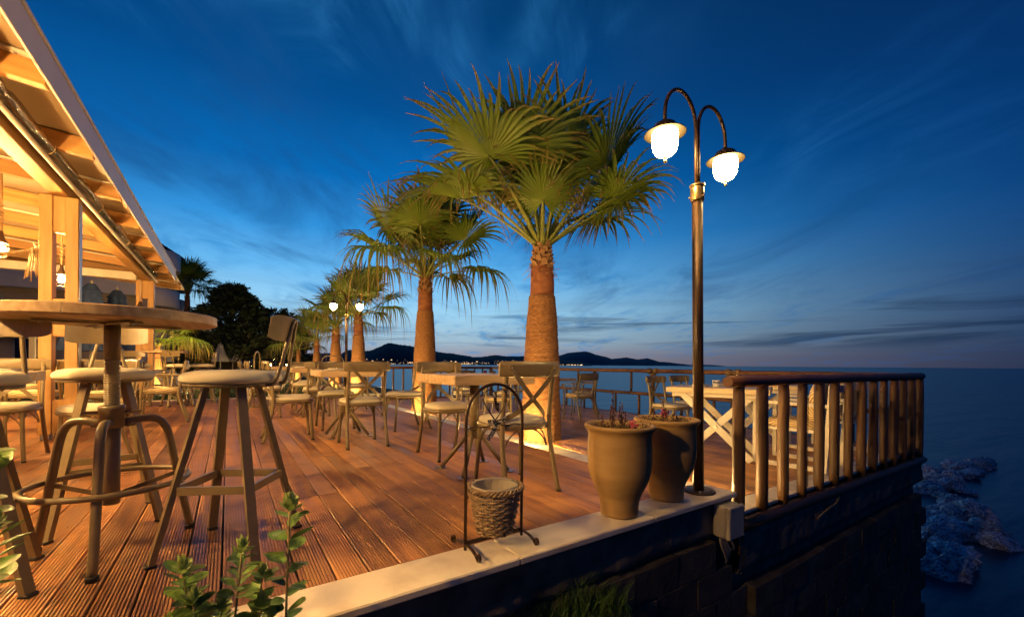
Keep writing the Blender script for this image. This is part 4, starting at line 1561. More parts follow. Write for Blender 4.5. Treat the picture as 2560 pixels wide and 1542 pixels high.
def crossback():
    t = thing('crossback_chair', 'x', 'chair', group='crossback chairs')
    MT = M['taupe']
    for s in (-1, 1):
        pts = catmull([(s * .198, -.285, 0), (s * .194, -.235, .16), (s * .188, -.198, .34), (s * .184, -.190, .46), (s * .182, -.205, .62), (s * .180, -.245, .84)], 5)
        MB().tube(pts, .0165, 10).build('back_post', MT, t)
        pts = catmull([(s * .172, .165, .430), (s * .178, .178, .25), (s * .192, .198, .0)], 5)
        MB().tube(pts, .0155, 10).build('leg', MT, t)
        for p in ((s * .198, -.286), (s * .192, .199)):
            MB().lathe([(.0172, 0), (.0172, .012)], 10, (p[0], p[1], -.001)).build('foot_cap', M['rubber_gap_shade'], t)
    # curved top rail
    rows = []
    N_ = 18
    def railp(i, y_off, z):
        x = -.232 + .464 * i / N_
        bow = -.055 * (1 - (x / .232) ** 2)
        return (x, -.243 + bow + y_off, z)
    prof = [(-.010, .772), (.004, .768), (.008, .80), (.006, .85), (.000, .870), (-.012, .872), (-.014, .84), (-.013, .79)]
    for i in range(N_ + 1):
        e = 1 - .13 * (abs(i - N_ / 2) / (N_ / 2)) ** 6
        rows.append([railp(i, y_ + .015, .82 + (z - .82) * e) for (y_, z) in prof])
    m = MB().grid(rows, True, True)
    m.add(rows[0], [tuple(range(len(prof)))])
    m.add(rows[-1], [tuple(range(len(prof) - 1, -1, -1))])
    m.build('top_rail', MT, t)
    for s in (-1, 1):
        off = .004 * s
        pts = catmull([(-s * .178, -.278, .845), (-s * .125, -.285, .765), (0, -.268 + off, .628), (s * .10, -.232, .535), (s * .172, -.14, .475), (s * .205, -.02, .436)], 5)
        side = []
        for i, p in enumerate(pts):
            q = i / (len(pts) - 1)
            side.append(Vector((s * (.75 - .1 * q), 0, .7)).lerp(Vector((0, .55, .85)), max(0, q - .45) / .55))
        MB().strip(pts, .032, .0045, side).build('cross_strap', MT, t)
        MB().ball((-s * .165, -.283, .827), .008, 8, 5).build('rivet', MT, t)
    MB().ball((0, -.274, .628), .008, 8, 5).build('rivet', MT, t)
    ring(.425, .415, .432, .0125).build('seat_ring', MT, t)
    cushion(.425, .42, .440, .052).build('cushion', M['cream'], t)
    braces(MB(), .172, .170, -.185, .425).build('brace_arches', MT, t)
    return t
def armchair(fab='swirl'):
    t = thing('metal_armchair', 'x', 'chair', group='patterned armchairs')
    MT = M['taupe']
    for s in (-1, 1):
        pts = catmull([(s * .215, -.305, 0), (s * .212, -.25, .18), (s * .205, -.195, .40), (s * .200, -.225, .60), (s * .198, -.285, .86)], 5)
        MB().tube(pts, .016, 10).build('back_post', MT, t)
        pts = catmull([(s * .205, .215, 0), (s * .205, .205, .25), (s * .215, .195, .45), (s * .235, .175, .60), (s * .24, .165, .655)], 5)
        MB().tube(pts, .0145, 10).build('leg', MT, t)
        pts = catmull([(s * .200, -.24, .655), (s * .232, -.10, .668), (s * .246, .08, .670), (s * .240, .20, .655), (s * .234, .23, .625)], 5)
        MB().tube(pts, .021, 8, True, .5).build('armrest', MT, t)
        for p in ((s * .215, -.306), (s * .205, .215)):
            MB().lathe([(.0172, 0), (.0172, .012)], 10, (p[0], p[1], -.001)).build('foot_cap', M['rubber_gap_shade'], t)
    rows = []
    prof = [(-.012, .740), (.004, .736), (.008, .78), (.006, .85), (.0, .872), (-.012, .874), (-.016, .84), (-.015, .77)]
    for i in range(15):
        x = -.215 + .43 * i / 14
        e = 1 - .16 * (abs(i - 7) / 7) ** 6
        bow = -.035 * (1 - (x / .215) ** 2)
        rows.append([(x, -.262 + bow + y_ - (.80 - z) * .0, .805 + (z - .805) * e) for (y_, z) in prof])
    m = MB().grid(rows, True, True)
    m.add(rows[0], [tuple(range(len(prof)))])
    m.add(rows[-1], [tuple(range(len(prof) - 1, -1, -1))])
    m.build('back_panel', MT, t)
    ring(.44, .44, .425, .0125).build('seat_ring', MT, t)
    cushion(.445, .45, .434, .062).build('cushion', M[fab], t)
    braces(MB(), .195, .195, -.20, .42).build('brace_arches', MT, t)
    return t
X0 = crossback()
A0 = armchair()
used = {}
def place(proto, loc, face, label, group=None):
    """face: bearing in degrees the sitter looks to, 0 = +Y, 90 = +X"""
    if proto.name not in used:
        used[proto.name] = 1
        o = proto
        o.location = loc
        o.rotation_euler = (0, 0, R(-face))
        o['label'] = label
        if group:
            o['group'] = group
        return o
    return dup(proto, loc, R(-face), label, group)
C = 'cream-cushioned crossback chair '
place(X0, (1.68, 2.49, 0), 4, C + 'standing nearest the camera, back turned, right of basket stand')
place(X0, (1.72, 3.60, 0), 180, C + 'behind the nearest dining table, facing the camera')
place(X0, (1.185, 4.63, 0), 1, C + 'with its back to the camera at the middle dining table')
place(X0, (.60, 5.34, 0), 92, C + 'seen from the side behind the near bar stool')
place(X0, (1.93, 5.40, 0), 268, C + 'at the right side of the middle dining table')
place(X0, (1.19, 5.95, 0), 181, C + 'on the far side of the middle dining table')
place(X0, (1.17, 7.10, 0), 0, C + 'on the near side of the third dining table')
place(X0, (.50, 7.68, 0), 93, C + 'left of the third dining table, seen edge on')
place(X0, (1.88, 7.90, 0), 270, C + 'right of the third dining table')
place(X0, (1.20, 8.62, 0), 180, C + 'behind the third dining table')
place(X0, (.45, 10.10, 0), 95, C + 'left of the farthest dining table by the glass vases')
place(X0, (1.30, 9.75, 0), 0, C + 'on the near side of the farthest dining table')
place(X0, (-1.60, 5.42, 0), 182, C + 'behind the table at the left edge')
place(X0, (-.93, 4.90, 0), 250, C + 'behind the near bar table, right of the left-edge table')
place(X0, (-2.2, 4.6, 0), 90, C + 'at the left side of the left-edge table')
# lower deck
place(X0, (5.20, 3.72, LOW), 178, C + 'on the lower deck behind the trestle table, left one')
place(X0, (5.86, 3.80, LOW), 182, C + 'on the lower deck behind the trestle table, hidden by the lamp post')
place(X0, (3.95, 7.55, LOW), 85, C + 'left of the drinks table on the lower deck')
place(X0, (4.62, 7.10, LOW), 0, C + 'on the near side of the drinks table, lower deck')
place(X0, (5.3, 7.85, LOW), 268, C + 'right of the drinks table on the lower deck')
place(X0, (4.62, 8.62, LOW), 180, C + 'behind the drinks table on the lower deck')
place(X0, (5.1, 9.9, LOW), 30, C + 'at the far end of the lower deck')
A = 'swirl-cushioned armchair '
place(A0, (-.78, 7.75, 0), 268, A + 'seen from the side right of the nearer pillar')
place(A0, (-1.35, 7.02, 0), 5, A + 'with its back to the camera behind the near bar stool')
place(A0, (-2.0, 7.6, 0), 90, A + 'left of the nearer pillar inside the pergola')
place(A0, (-1.40, 8.75, 0), 180, A + 'on the far side of the table behind the pillar')
place(A0, (-2.15, 6.35, 0), 20, A + 'inside the pergola at the left edge')
place(A0, (-2.65, 9.6, 0), 120, A + 'deep inside the pergola')
place(A0, (5.48, 5.88, LOW), 4, A + 'on the lower deck right of the largest palm, nearer one')
place(A0, (6.12, 6.45, LOW), 320, A + 'on the lower deck by the sea railing, farther one')
place(A0, (3.72, 5.95, LOW), 30, A + 'just left of the largest palm trunk on lower deck')

# ================================================================== BAR STOOLS
def bar_stool():
    t = thing('bar_stool', 'x', 'bar stool', group='tall bar stools')
    MT = M['taupe']
    for k in range(4):
        a = R(45 + 90 * k)
        o = Vector((math.cos(a), math.sin(a), 0))
        top, bot = o * .105 + Vector((0, 0, .742)), o * .292 + Vector((0, 0, .006))
        ax = (bot - top).normalized()
        sd = Vector((-o.y, o.x, 0))
        nn = ax.cross(sd).normalized()
        m = MB()
        w, h = .0185, .0115
        vs = []
        for p in (top, bot):
            vs += [p - sd * w - nn * h, p + sd * w - nn * h, p + sd * w + nn * h, p - sd * w + nn * h]
        m.add(vs, [(0, 1, 5, 4), (1, 2, 6, 5), (2, 3, 7, 6), (3, 0, 4, 7), (0, 3, 2, 1), (4, 5, 6, 7)])
        lg = m.build('leg', MT, t)
        MB().bbox((o.x * .2935, o.y * .2935, .006), (.040, .040, .013), .003, Matrix.Rotation(a + PI / 2, 4, 'Z')).build('rubber_foot', M['rubber_gap_shade'], lg)
    q = .742 - .285
    rr = .105 + (.292 - .105) * (.742 - .30) / .736
    cs = [Vector((rr * math.cos(R(45 + 90 * k)), rr * math.sin(R(45 + 90 * k)), .30)) for k in range(4)]
    for k in range(4):
        a, b = cs[k], cs[(k + 1) % 4]
        d = (b - a).normalized()
        MB().strip([a + d * .018, b - d * .018], .034, .018, (0, 0, 1)).build('stretcher', MT, t)
    # swivel seat
    st = thing('seat_unit', None, None) if False else None
    MB().lathe([(.10, .735), (.10, .742), (.185, .744), (.190, .752), (.185, .757)], 28).build('seat_plate', MT, t)
    pr = [(.180, .756), (.199, .764), (.204, .776), (.200, .790), (.185, .803), (.150, .812), (.09, .816), (.004, .817)]
    MB().lathe(pr, 36).build('cushion', M['cream'], t)
    # hairpin back and curved panel, back towards -Y
    pts = catmull([(-.082, -.06, .749), (-.082, -.17, .749), (-.080, -.205, .775), (-.055, -.232, .90), (-.026, -.258, 1.025), (0, -.266, 1.052), (.026, -.258, 1.025), (.055, -.232, .90), (.080, -.205, .775), (.082, -.17, .749), (.082, -.06, .749)], 5)
    MB().tube(pts, .0085, 8).build('back_rod', MT, t)
    rows = []
    Nn = 16
    for i in range(Nn + 1):
        x = -.172 + .344 * i / Nn
        e = 1 - .22 * (abs(i - Nn / 2) / (Nn / 2)) ** 8
        bow = .045 * (x / .172) ** 2
        row = []
        for (dy, dz) in ((.0, -.058), (.0, .058), (-.006, .058), (-.006, -.058)):
            zz = 1.008 + dz * e
            row.append((x, -.243 + bow + dy - (zz - 1.0) * .16, zz))
        rows.append(row)
    m = MB().grid(rows, False, True)
    m.add(rows[0], [(0, 1, 2, 3)])
    m.add(rows[-1], [(3, 2, 1, 0)])
    m.build('back_panel', MT, t)
    return t
S0 = bar_stool()
def stool(loc, leg_rot, face, label):
    """legs turned by leg_rot, swivel seat facing face"""
    o = place(S0, loc, face, label)
    for ch in CHILD.get(o.name, []):
        base = ch.name.split('.')[0]
        if base in ('leg', 'stretcher'):
            ch.rotation_euler = (0, 0, R(face + leg_rot))
    return o
stool((.02, 2.36, 0), -29, -70, 'taupe bar stool with round cream cushion, nearest and in full view')
stool((-.54, 3.09, 0), 12, 172, 'taupe bar stool with its backrest behind the round bar table')
stool((-.84, 2.40, 0), 12, 200, 'taupe bar stool cut off by the left edge, one leg showing')
stool((-.80, 10.35, 0), 20, -150 + 180, 'far bar stool, middle one with its back to the camera')
stool((-.45, 11.05, 0), 10, 262, 'far bar stool on the right with its back to the right')
stool((-1.45, 10.75, 0), 5, 160, 'far bar stool left of the small far bar table')

# ================================================================== BAR TABLES
def bar_table(label, loc, rz, R_=.385):
    t = thing('bar_table', label, 'bar table', loc, rz, 'round bar tables')
    MT = M['taupe']
    # round top of glued staves
    n = 5
    w = 2 * R_ / n
    for k in range(n):
        x0, x1 = -R_ + w * k + .0005, -R_ + w * (k + 1) - .0005
        arc_t = [(x0 + (x1 - x0) * i / 10) for i in range(11)]
        up = [(x, math.sqrt(max(R_ ** 2 - x * x, 1e-6))) for x in arc_t]
        lo = [(x, -y) for x, y in up[::-1]]
        ol = [(x, y) for x, y in up + lo]
        m = MB()
        nn = len(ol)
        ins = [(x * .985, y * .985) for x, y in ol]
        lv = [(ins, 1.024), (ol, 1.029), (ol, 1.064), (ins, 1.069)]
        vs = [(x, y, z) for pts, z in lv for x, y in pts]
        fs = [tuple(range(nn - 1, -1, -1))[::-1], tuple(range(3 * nn, 4 * nn))[::-1]]
        for q in range(3):
            for i in range(nn):
                fs.append((q * nn + i, (q + 1) * nn + i, (q + 1) * nn + (i + 1) % nn, q * nn + (i + 1) % nn))
        m.add(vs, fs)
        m.build('top_stave', M['wood_stave'], t)
    for a in (25, 115):
        MB().bbox((0, 0, 1.015), (.50, .06, .007), .002, Matrix.Rotation(R(a), 4, 'Z')).build('top_bracket', MT, t)
    for k in range(4):
        a = R(25 + 90 * k)
        MB().lathe([(.007, 1.004), (.007, 1.012)], 6, (.22 * math.cos(a), .22 * math.sin(a), 0)).build('bracket_bolt', M['steel'], t)
    MB().lathe([(.029, .86), (.029, 1.012)], 20).build('column', MT, t)
    pr = []
    z = .645
    while z < .88:
        pr += [(.0255, z), (.0290, z + .003), (.0290, z + .0055), (.0255, z + .0085)]
        z += .0098
    MB().lathe(pr, 20).build('screw_thread', MT, t)
    MB().lathe([(.029, .215), (.031, .22), (.031, .60)], 20).build('lower_tube', MT, t)
    MB().lathe([(.040, .555), (.044, .562), (.044, .632), (.047, .636), (.047, .652), (.040, .656)], 22).build('collar', MT, t)
    for s in (-1, 1):
        MB().bbox((s * .072, 0, .625), (.062, .022, .013), .004, Matrix.Rotation(.3, 4, 'Z')).build('collar_lug', MT, t)
    for k in range(3):
        a = R(-90 + 120 * k)
        c, s_ = math.cos(a), math.sin(a)
        pts = catmull([(.045, 0, .575), (.11, 0, .585), (.165, 0, .578), (.200, 0, .545), (.222, 0, .48), (.262, 0, .27), (.315, 0, .012)], 6)
        pts = [(p[0] * c, p[0] * s_, p[2]) for p in pts]
        lg = MB().tube(pts, [.0170] * len(pts), 12).build('leg', MT, t)
        MB().lathe([(.0215, 0), (.0215, .02), (.018, .024)], 12, (.315 * c, .315 * s_, 0)).build('foot_cap', M['rubber_gap_shade'], lg)
        MB().bbox((.062 * c, .062 * s_, .575), (.05, .012, .04), .003, Matrix.Rotation(a, 4, 'Z')).build('hinge_plate', MT, lg)
        MB().lathe([(.008, -.016), (.008, .016)], 6).build('bolt', M['steel'], lg).matrix_local = Matrix.Translation((.068 * c, .068 * s_, .575)) @ Matrix.Rotation(a, 4, 'Z') @ Matrix.Rotation(PI / 2, 4, 'X')
        MB().strip([(.034 * c, .034 * s_, .255), (.245 * c, .245 * s_, .30)], .02, .005, (0, 0, 1)).build('ring_stay', MT, lg)
    MB().tube([(.275 * math.cos(a), .275 * math.sin(a), .312) for a in [2 * PI * i / 40 for i in range(41)]], .0125, 10, False).build('foot_ring', MT, t)
    return t
M['wood_stave'] = mat('washed_stave_wood', (.36, .235, .12), .5, 0, (.56, .40, .235), 7, (5, .5, 4), .2, 16, (6, .5, 5), .14, 7, .3, .7)
bar_table('round wooden bar table on a screw column, nearest at the left', (-.43, 2.57, 0), 0)
bar_table('small far round bar table with bar stools near the farther pillar', (-1.02, 10.57, 0), R(20), .36)

# ================================================================== DINING TABLES
def dining_table(label, loc, s=.70, h=.77, th=.072):
    t = thing('dining_table', label, 'table', loc, 0, 'square dining tables')
    MT = M['taupe']
    n = 3
    w = s / n
    for k in range(n):
        m = MB().bbox((0, 0, 0), (s, w - .001, th), .006)
        m.v = [(p[0], p[1] + .003 * noise.noise(Vector((p[0] * 3, k, p[2] * 20))), p[2]) for p in m.v]
        m.build('top_plank', M['wood_top'], t).location = (0, -s / 2 + w * (k + .5), h - th / 2)
    MB().bbox((0, 0, h - th - .004), (.34, .34, .008), .002).build('top_plate', MT, t)
    MB().lathe([(.038, .30), (.038, h - th - .008)], 20).build('column', MT, t)
    pts = [(.0405 * math.cos(a), .0405 * math.sin(a), .34 + .30 * a / (2 * PI * 4.5)) for a in [2 * PI * 4.5 * i / 90 for i in range(91)]]
    MB().tube(pts, .0025, 5).build('cable', M['cable'], t)
    MB().bbox((0, 0, .305), (.115, .115, .022), .003).build('hub_plate', MT, t)
    MB().bbox((0, 0, .28), (.09, .09, .04), .003).build('hub', MT, t)
    for sx in (-1, 1):
        for sy in (-1, 1):
            lg = MB().tube([(sx * .035, sy * .035, .285), (sx * .200, sy * .195, .008)], .0165, 10).build('strut', MT, t)
            MB().bbox((sx * .205, sy * .20, .004), (.07, .07, .008), .002, Matrix.Rotation(PI / 4, 4, 'Z')).build('foot_plate', M['steel'], lg)
    return t
dining_table('square thick-topped dining table nearest the camera, behind the basket stand', (1.66, 3.01, 0))
dining_table('square dining table laid with napkins, middle of the row', (1.18, 5.27, 0))
dining_table('square dining table laid with napkins, third in the row', (1.20, 7.90, 0))
dining_table('square dining table farthest along the upper deck', (1.15, 10.4, 0))
dining_table('square dining table cut off by the left edge', (-1.57, 4.59, 0))
dining_table('square dining table with glasses behind the nearer pillar', (-1.42, 7.85, 0), .8)
dining_table('square dining table with drinks and candle on the lower deck', (4.62, 7.86, LOW))
dining_table('square dining table on lower deck beside the sea railing armchairs', (5.50, 6.72, LOW), .70, .75, .05)

def napkin(label, loc, rz):
    t = thing('folded_napkin', label, 'napkin', loc, rz, 'napkins on the tables')
    rows = []
    for z, q in ((0, .97), (.006, 1), (.010, .99), (.011, .9)):
        rows.append([(x * q * .10, y * q * .075, z + .004 * noise.noise(Vector((x * 2, y * 2, loc[0])))) for x, y in
                     [(-1, -1), (-.3, -1), (.4, -1), (1, -1), (1, 0), (1, 1), (.4, 1), (-.3, 1), (-1, 1), (-1, 0)]])
    m = MB().grid(rows, True, True)
    m.add(rows[-1], [tuple(range(10))])
    m.build('lower_fold', M['napkin'], t)
    m = MB().grid([[(p[0] * .82 + .01, p[1] * .8, p[2] * .9 + .012) for p in row] for row in rows], True, True)
    m.add([(p[0] * .82 + .01, p[1] * .8, p[2] * .9 + .012) for p in rows[-1]], [tuple(range(10))])
    m.build('upper_fold', M['napkin'], t)
    for k, dx in enumerate((-.02, .03)):
        MB().strip([(dx, -.10, .026), (dx + .004, 0, .0255), (dx + .002, .09, .027)], .010, .002, (1, 0, 0)).build('cutlery', M['cutlery'], t)
    return t
NP = 'folded cream napkin with cutlery '
for i, (x, y, z, rz, tx) in enumerate(((1.02, 5.10, .7715, .2, 'on the left of the middle dining table'), (1.30, 5.05, .7715, -.2, 'on the near edge of the middle dining table'), (1.34, 5.45, .7715, 1.4, 'on the right of the middle dining table'),
                                     (1.02, 7.85, .7715, .1, 'on the left of the third dining table'), (1.33, 8.05, .7715, 1.2, 'on the right of the third dining table'),
                                     (-1.36, 4.62, .7715, 1.5, 'on the table at the left edge'), (-1.60, 4.80, .7715, .3, 'on the far side of the left-edge table'),
                                     (-1.24, 7.62, .7715, .4, 'on the table with glasses, right of the pillar'), (-1.66, 7.62, .7715, .1, 'on the table with glasses, left of the pillar'))):
    napkin(NP + tx, (x, y, z), rz)
def tumbler(label, loc, r_=.034, h=.09, drink=None, group='glasses on the tables'):
    t = thing('drinking_glass', label, 'glass', loc, 0, group)
    MB().lathe([(r_ * .75, 0), (r_ * .8, .003), (r_, h), (r_ - .003, h), (r_ * .74, .008), (.001, .007)], 18).build('bowl', M['glass'], t)
    if drink:
        MB().lathe([(r_ * .70, .009), (r_ * .90, h * .8), (.001, h * .8)], 14).build('drink', M[drink], t)
        MB().tube([(0, 0, .02), (.012, .01, h + .05)], .003, 6).build('straw', M['ceramic'], t)
    return t
for i, (x, y, tx) in enumerate(((-1.50, 7.88, 'leftmost'), (-1.42, 7.95, 'second'), (-1.33, 7.80, 'third'), (-1.27, 7.93, 'fourth'), (-1.20, 7.82, 'rightmost'))):
    tumbler('clear upturned glass on the pillar-side table, %s in the cluster' % tx, (x, y, .771), .036, .085)
zt = LOW + .771
tumbler('glass of red drink with straw on the drinks table', (4.52, 7.74, zt), .034, .12, 'red_drink')
tumbler('glass of orange drink on the drinks table', (4.86, 7.94, zt), .036, .10, 'orange_drink')
tumbler('empty clear glass on the left of the drinks table', (4.34, 7.98, zt), .034, .09)
def candle(label, loc):
    t = thing('candle_holder', label, 'candle', loc, 0, 'small candle globes')
    MB().lathe([(.018, 0), (.032, .010), (.040, .03), (.040, .045), (.032, .062), (.026, .068)], 16, caps=False).build('globe', M['glass'], t)
    MB().lathe([(.016, .004), (.016, .022), (.001, .023)], 10).build('wax', M['ceramic'], t)
    MB().ball((0, 0, .036), .010, 8, 6, (1, 1, 1.5)).build('flame', M['flame'], t)
candle('small lit candle globe beside the red drink', (4.68, 7.80, zt))
candle('small lit candle globe on the left of the drinks table', (4.40, 7.72, zt))
candle('small lit candle globe on the farthest upper dining table', (1.05, 10.3, .771))

# ---- hurricane vases on white pedestals at the far edge of the deck
def pedestal(label, loc):
    t = thing('pedestal', label, 'pedestal', loc, 0, 'white turned pedestals')
    MB().lathe([(.13, 0), (.13, .03), (.10, .05), (.06, .07), (.045, .11), (.06, .17), (.065, .22), (.045, .29), (.035, .36), (.045, .44), (.06, .48), (.045, .52), (.06, .57), (.11, .60), (.12, .62), (.12, .64)], 20).build('turned_shaft', M['white_wood'], t)
    MB().lathe([(.13, .638), (.14, .645), (.14, .66), (.13, .665)], 22).build('top_plate', M['white_wood'], t)
def vase(label, loc, lit):
    t = thing('hurricane_vase', label, 'candle vase', loc, 0, 'hurricane candle vases')
    MB().lathe([(.055, 0), (.05, .02), (.04, .035), (.085, .08), (.105, .14), (.100, .19), (.095, .22), (.11, .26), (.105, .258), (.09, .22), (.097, .14), (.078, .085), (.001, .05)], 22).build('glass_bowl', M['glass'], t)
    MB().lathe([(.035, .052), (.035, .11), (.001, .112)], 14).build('pillar_candle', M['ceramic'], t)
    if lit:
        MB().ball((0, 0, .135), .016, 8, 6, (1, 1, 1.6)).build('flame', M['flame'], t)
for i, (x, y, tx, lit) in enumerate(((.36, 11.45, 'left', False), (.83, 11.35, 'right', True))):
    pedestal('white turned pedestal at the far deck edge, %s one' % tx, (x, y, 0))
    vase('glass hurricane vase on the %s white pedestal' % tx + (' with burning candle' if lit else ''), (x, y, .666), lit)

# ---- hooped iron stands far along the deck
def hoop_rack(label, loc, rz, w, h, bars):
    t = thing('hoop_rack', label, 'metal rack', loc, rz, 'hooped metal racks')
    pts = [(-w / 2, 0, 0), (-w / 2, 0, h - .16)] + [(-w / 2 + .16 - .16 * math.cos(R(a)), 0, h - .16 + .16 * math.sin(R(a))) for a in range(15, 91, 15)]
    pts += [(-p[0], 0, p[2]) for p in pts[::-1]]
    MB().tube(pts, .012, 8).build('hoop', M['taupe'], t)
    for k in range(bars):
        x = -w / 2 + w * (k + 1) / (bars + 1)
        MB().tube([(x, 0, .35), (x, 0, h - .01)], .006, 6).build('bar', M['taupe'], t)
    MB().tube([(-w / 2, 0, .35), (w / 2, 0, .35)], .008, 6).build('cross_bar', M['taupe'], t)
    for s in (-1, 1):
        MB().tube([(s * w / 2, -.15, .01), (s * w / 2, .15, .01)], .01, 6).build('foot', M['taupe'], t)
hoop_rack('arched metal rack with upright bars behind the third dining table', (2.05, 10.6, 0), .5, .62, 1.02, 4)
hoop_rack('narrow hooped metal stand seen edge on left of the glass vase', (.47, 9.55, 0), 1.25, .34, 1.06, 0)

# ================================================================== TRESTLE TABLES (lower deck)
def trestle(label, loc, rz):
    """long side along local X; crossed legs face the long sides"""
    t = thing('trestle_table', label, 'table', loc, rz, 'white trestle tables')
    n = 4
    w = .80 / n
    for k in range(n):
        MB().bbox((0, -.40 + w * (k + .5), .752), (1.02, w - .002, .058), .005).build('top_plank', M['wood_pale'], t)
    for sy in (-1, 1):
        y = sy * .30
        for s in (-1, 1):
            a = math.atan2(.70, .70 * s)
            MB().bbox((0, y + s * .016, .362), (.97, .030, .075), .004, Matrix.Rotation(-a if s > 0 else -a, 4, 'Y')).build('cross_leg', M['white_wood'], t)
        MB().lathe([(.016, -.05), (.016, .05)], 6).build('bolt', M['steel'], t).matrix_local = Matrix.Translation((0, y, .362)) @ Matrix.Rotation(PI / 2, 4, 'X')
        MB().bbox((0, y, .70), (.92, .05, .05), .004).build('apron', M['white_wood'], t)
    MB().bbox((0, 0, .362), (.05, .62, .05), .004).build('tie_bar', M['white_wood'], t)
    return t
M['wood_pale'] = mat('pale_trestle_wood', (.50, .38, .22), .5, 0, (.64, .52, .33), 6, (.5, 7, 7), .1, 14, (.5, 8, 8), .08, 6)
trestle('pale trestle table with crossed white legs right of the lamp post', (4.73, 2.72, LOW), R(-67))
trestle('second trestle table with crossed white legs near the corner railing', (6.05, 2.95, LOW), R(-67))
def sled_chair(label, loc, rz, fab):
    t = thing('sled_chair', label, 'chair', loc, rz, 'white sled-base chairs')
    WM = M['white_wood']
    for s in (-1, 1):
        x = s * .27
        MB().strip([(x, -.33, .02), (x, .33, .02)], .04, .045, (1, 0, 0)).build('runner', WM, t)
        MB().strip([(x, .31, .03), (x, .31, .64)], .045, .04, (1, 0, 0)).build('front_leg', WM, t)
        MB().strip([(x, -.31, .03), (x, -.36, .84)], .045, .04, (1, 0, 0)).build('rear_leg', WM, t)
        MB().strip([(x, -.33, .64), (x, .335, .655)], .05, .03, (1, 0, 0)).build('armrest', WM, t)
    MB().bbox((0, 0, .38), (.50, .60, .03), .004).build('seat_board', WM, t)
    cushion(.50, .54, .396, .09).build('cushion', M[fab], t)
    m = cushion(.48, .42, 0, .10)
    o = m.build('back_cushion', M[fab], t)
    o.matrix_local = Matrix.Translation((0, -.24, .66)) @ Matrix.Rotation(R(-84), 4, 'X')
    MB().strip([(-.27, -.355, .80), (.27, -.355, .80)], .07, .025, (0, 0, 1)).build('back_rail', WM, t)
sled_chair('white sled-base armchair with yellow swirl cushion behind the log posts', (5.00, 2.02, LOW), R(5), 'swirl')
sled_chair('white sled-base armchair deeper in shadow by the corner railing', (6.15, 2.15, LOW), R(-8), 'swirl')

# things on the trestle table
tz = LOW + .7815
t = thing('menu_holder', 'small steel menu holder with ring and ball on the trestle table', 'menu holder', (4.78, 2.55, tz), .4)
MB().lathe([(.05, 0), (.05, .006), (.03, .016), (.008, .02)], 18).build('base', M['cutlery'], t)
MB().tube([(0, 0, .015), (0, 0, .13)], .003, 6).build('rod', M['cutlery'], t)
MB().ball((0, 0, .135), .007, 8, 6).build('ball', M['cutlery'], t)
MB().tube([(.05 + .022 * math.cos(a), 0, .035 + .022 * math.sin(a)) for a in [2 * PI * i / 14 for i in range(15)]], .003, 5, False).build('ring', M['iron'], t)
t = thing('sugar_pot', 'white pot with blue band on the trestle table', 'pot', (4.62, 2.70, tz))
MB().lathe([(.038, 0), (.042, .006), (.042, .075), (.038, .078), (.036, .074), (.001, .07)], 20).build('bowl', M['ceramic'], t)
MB().lathe([(.0425, .045), (.0428, .047), (.0428, .058), (.0425, .060)], 20, caps=False).build('band', M['canvas_blue'], t)
napkin('folded cream napkin with cutlery on the trestle table', (4.55, 2.86, tz), .3)

# ================================================================== CLAY POTS
def clay_pot(label, loc, seed):
    t = thing('clay_pot', label, 'plant pot', loc, seed, 'pale clay pots on the ledge')
    pr = [(.096, 0), (.104, .004), (.106, .02), (.107, .05), (.112, .085), (.125, .125), (.146, .165), (.164, .205), (.175, .25), (.180, .30), (.181, .35), (.179, .40), (.176, .44), (.177, .462), (.186, .478), (.196, .488), (.201, .497), (.199, .506), (.190, .511), (.178, .510), (.168, .503), (.162, .48), (.160, .44)]
    wob = lambda a, z: 1 + .006 * math.sin(2 * a + seed) + .0025 * math.sin(z * 140)
    MB().lathe(pr, 56, (0, 0, 0), True, False, wob).build('pot_body', M['terracotta'], t)
    MB().lathe([(.001, .0), (.1, .001)], 40, caps=False).build('pot_base', M['terracotta'], t)
    MB().lathe([(.161, .452), (.12, .462), (.06, .466), (.001, .462)], 24, (0, 0, 0), True, False, lambda a, z: 1).build('potting_soil', M['soil'], t)
    return t
clay_pot('pale clay pot with dry flower spikes, the nearer left one on the ledge', (1.86, 1.66, .005), .2)
clay_pot('pale clay pot with dry flower spikes, the right one beside the lamp post', (2.335, 1.695, .005), 1.7)
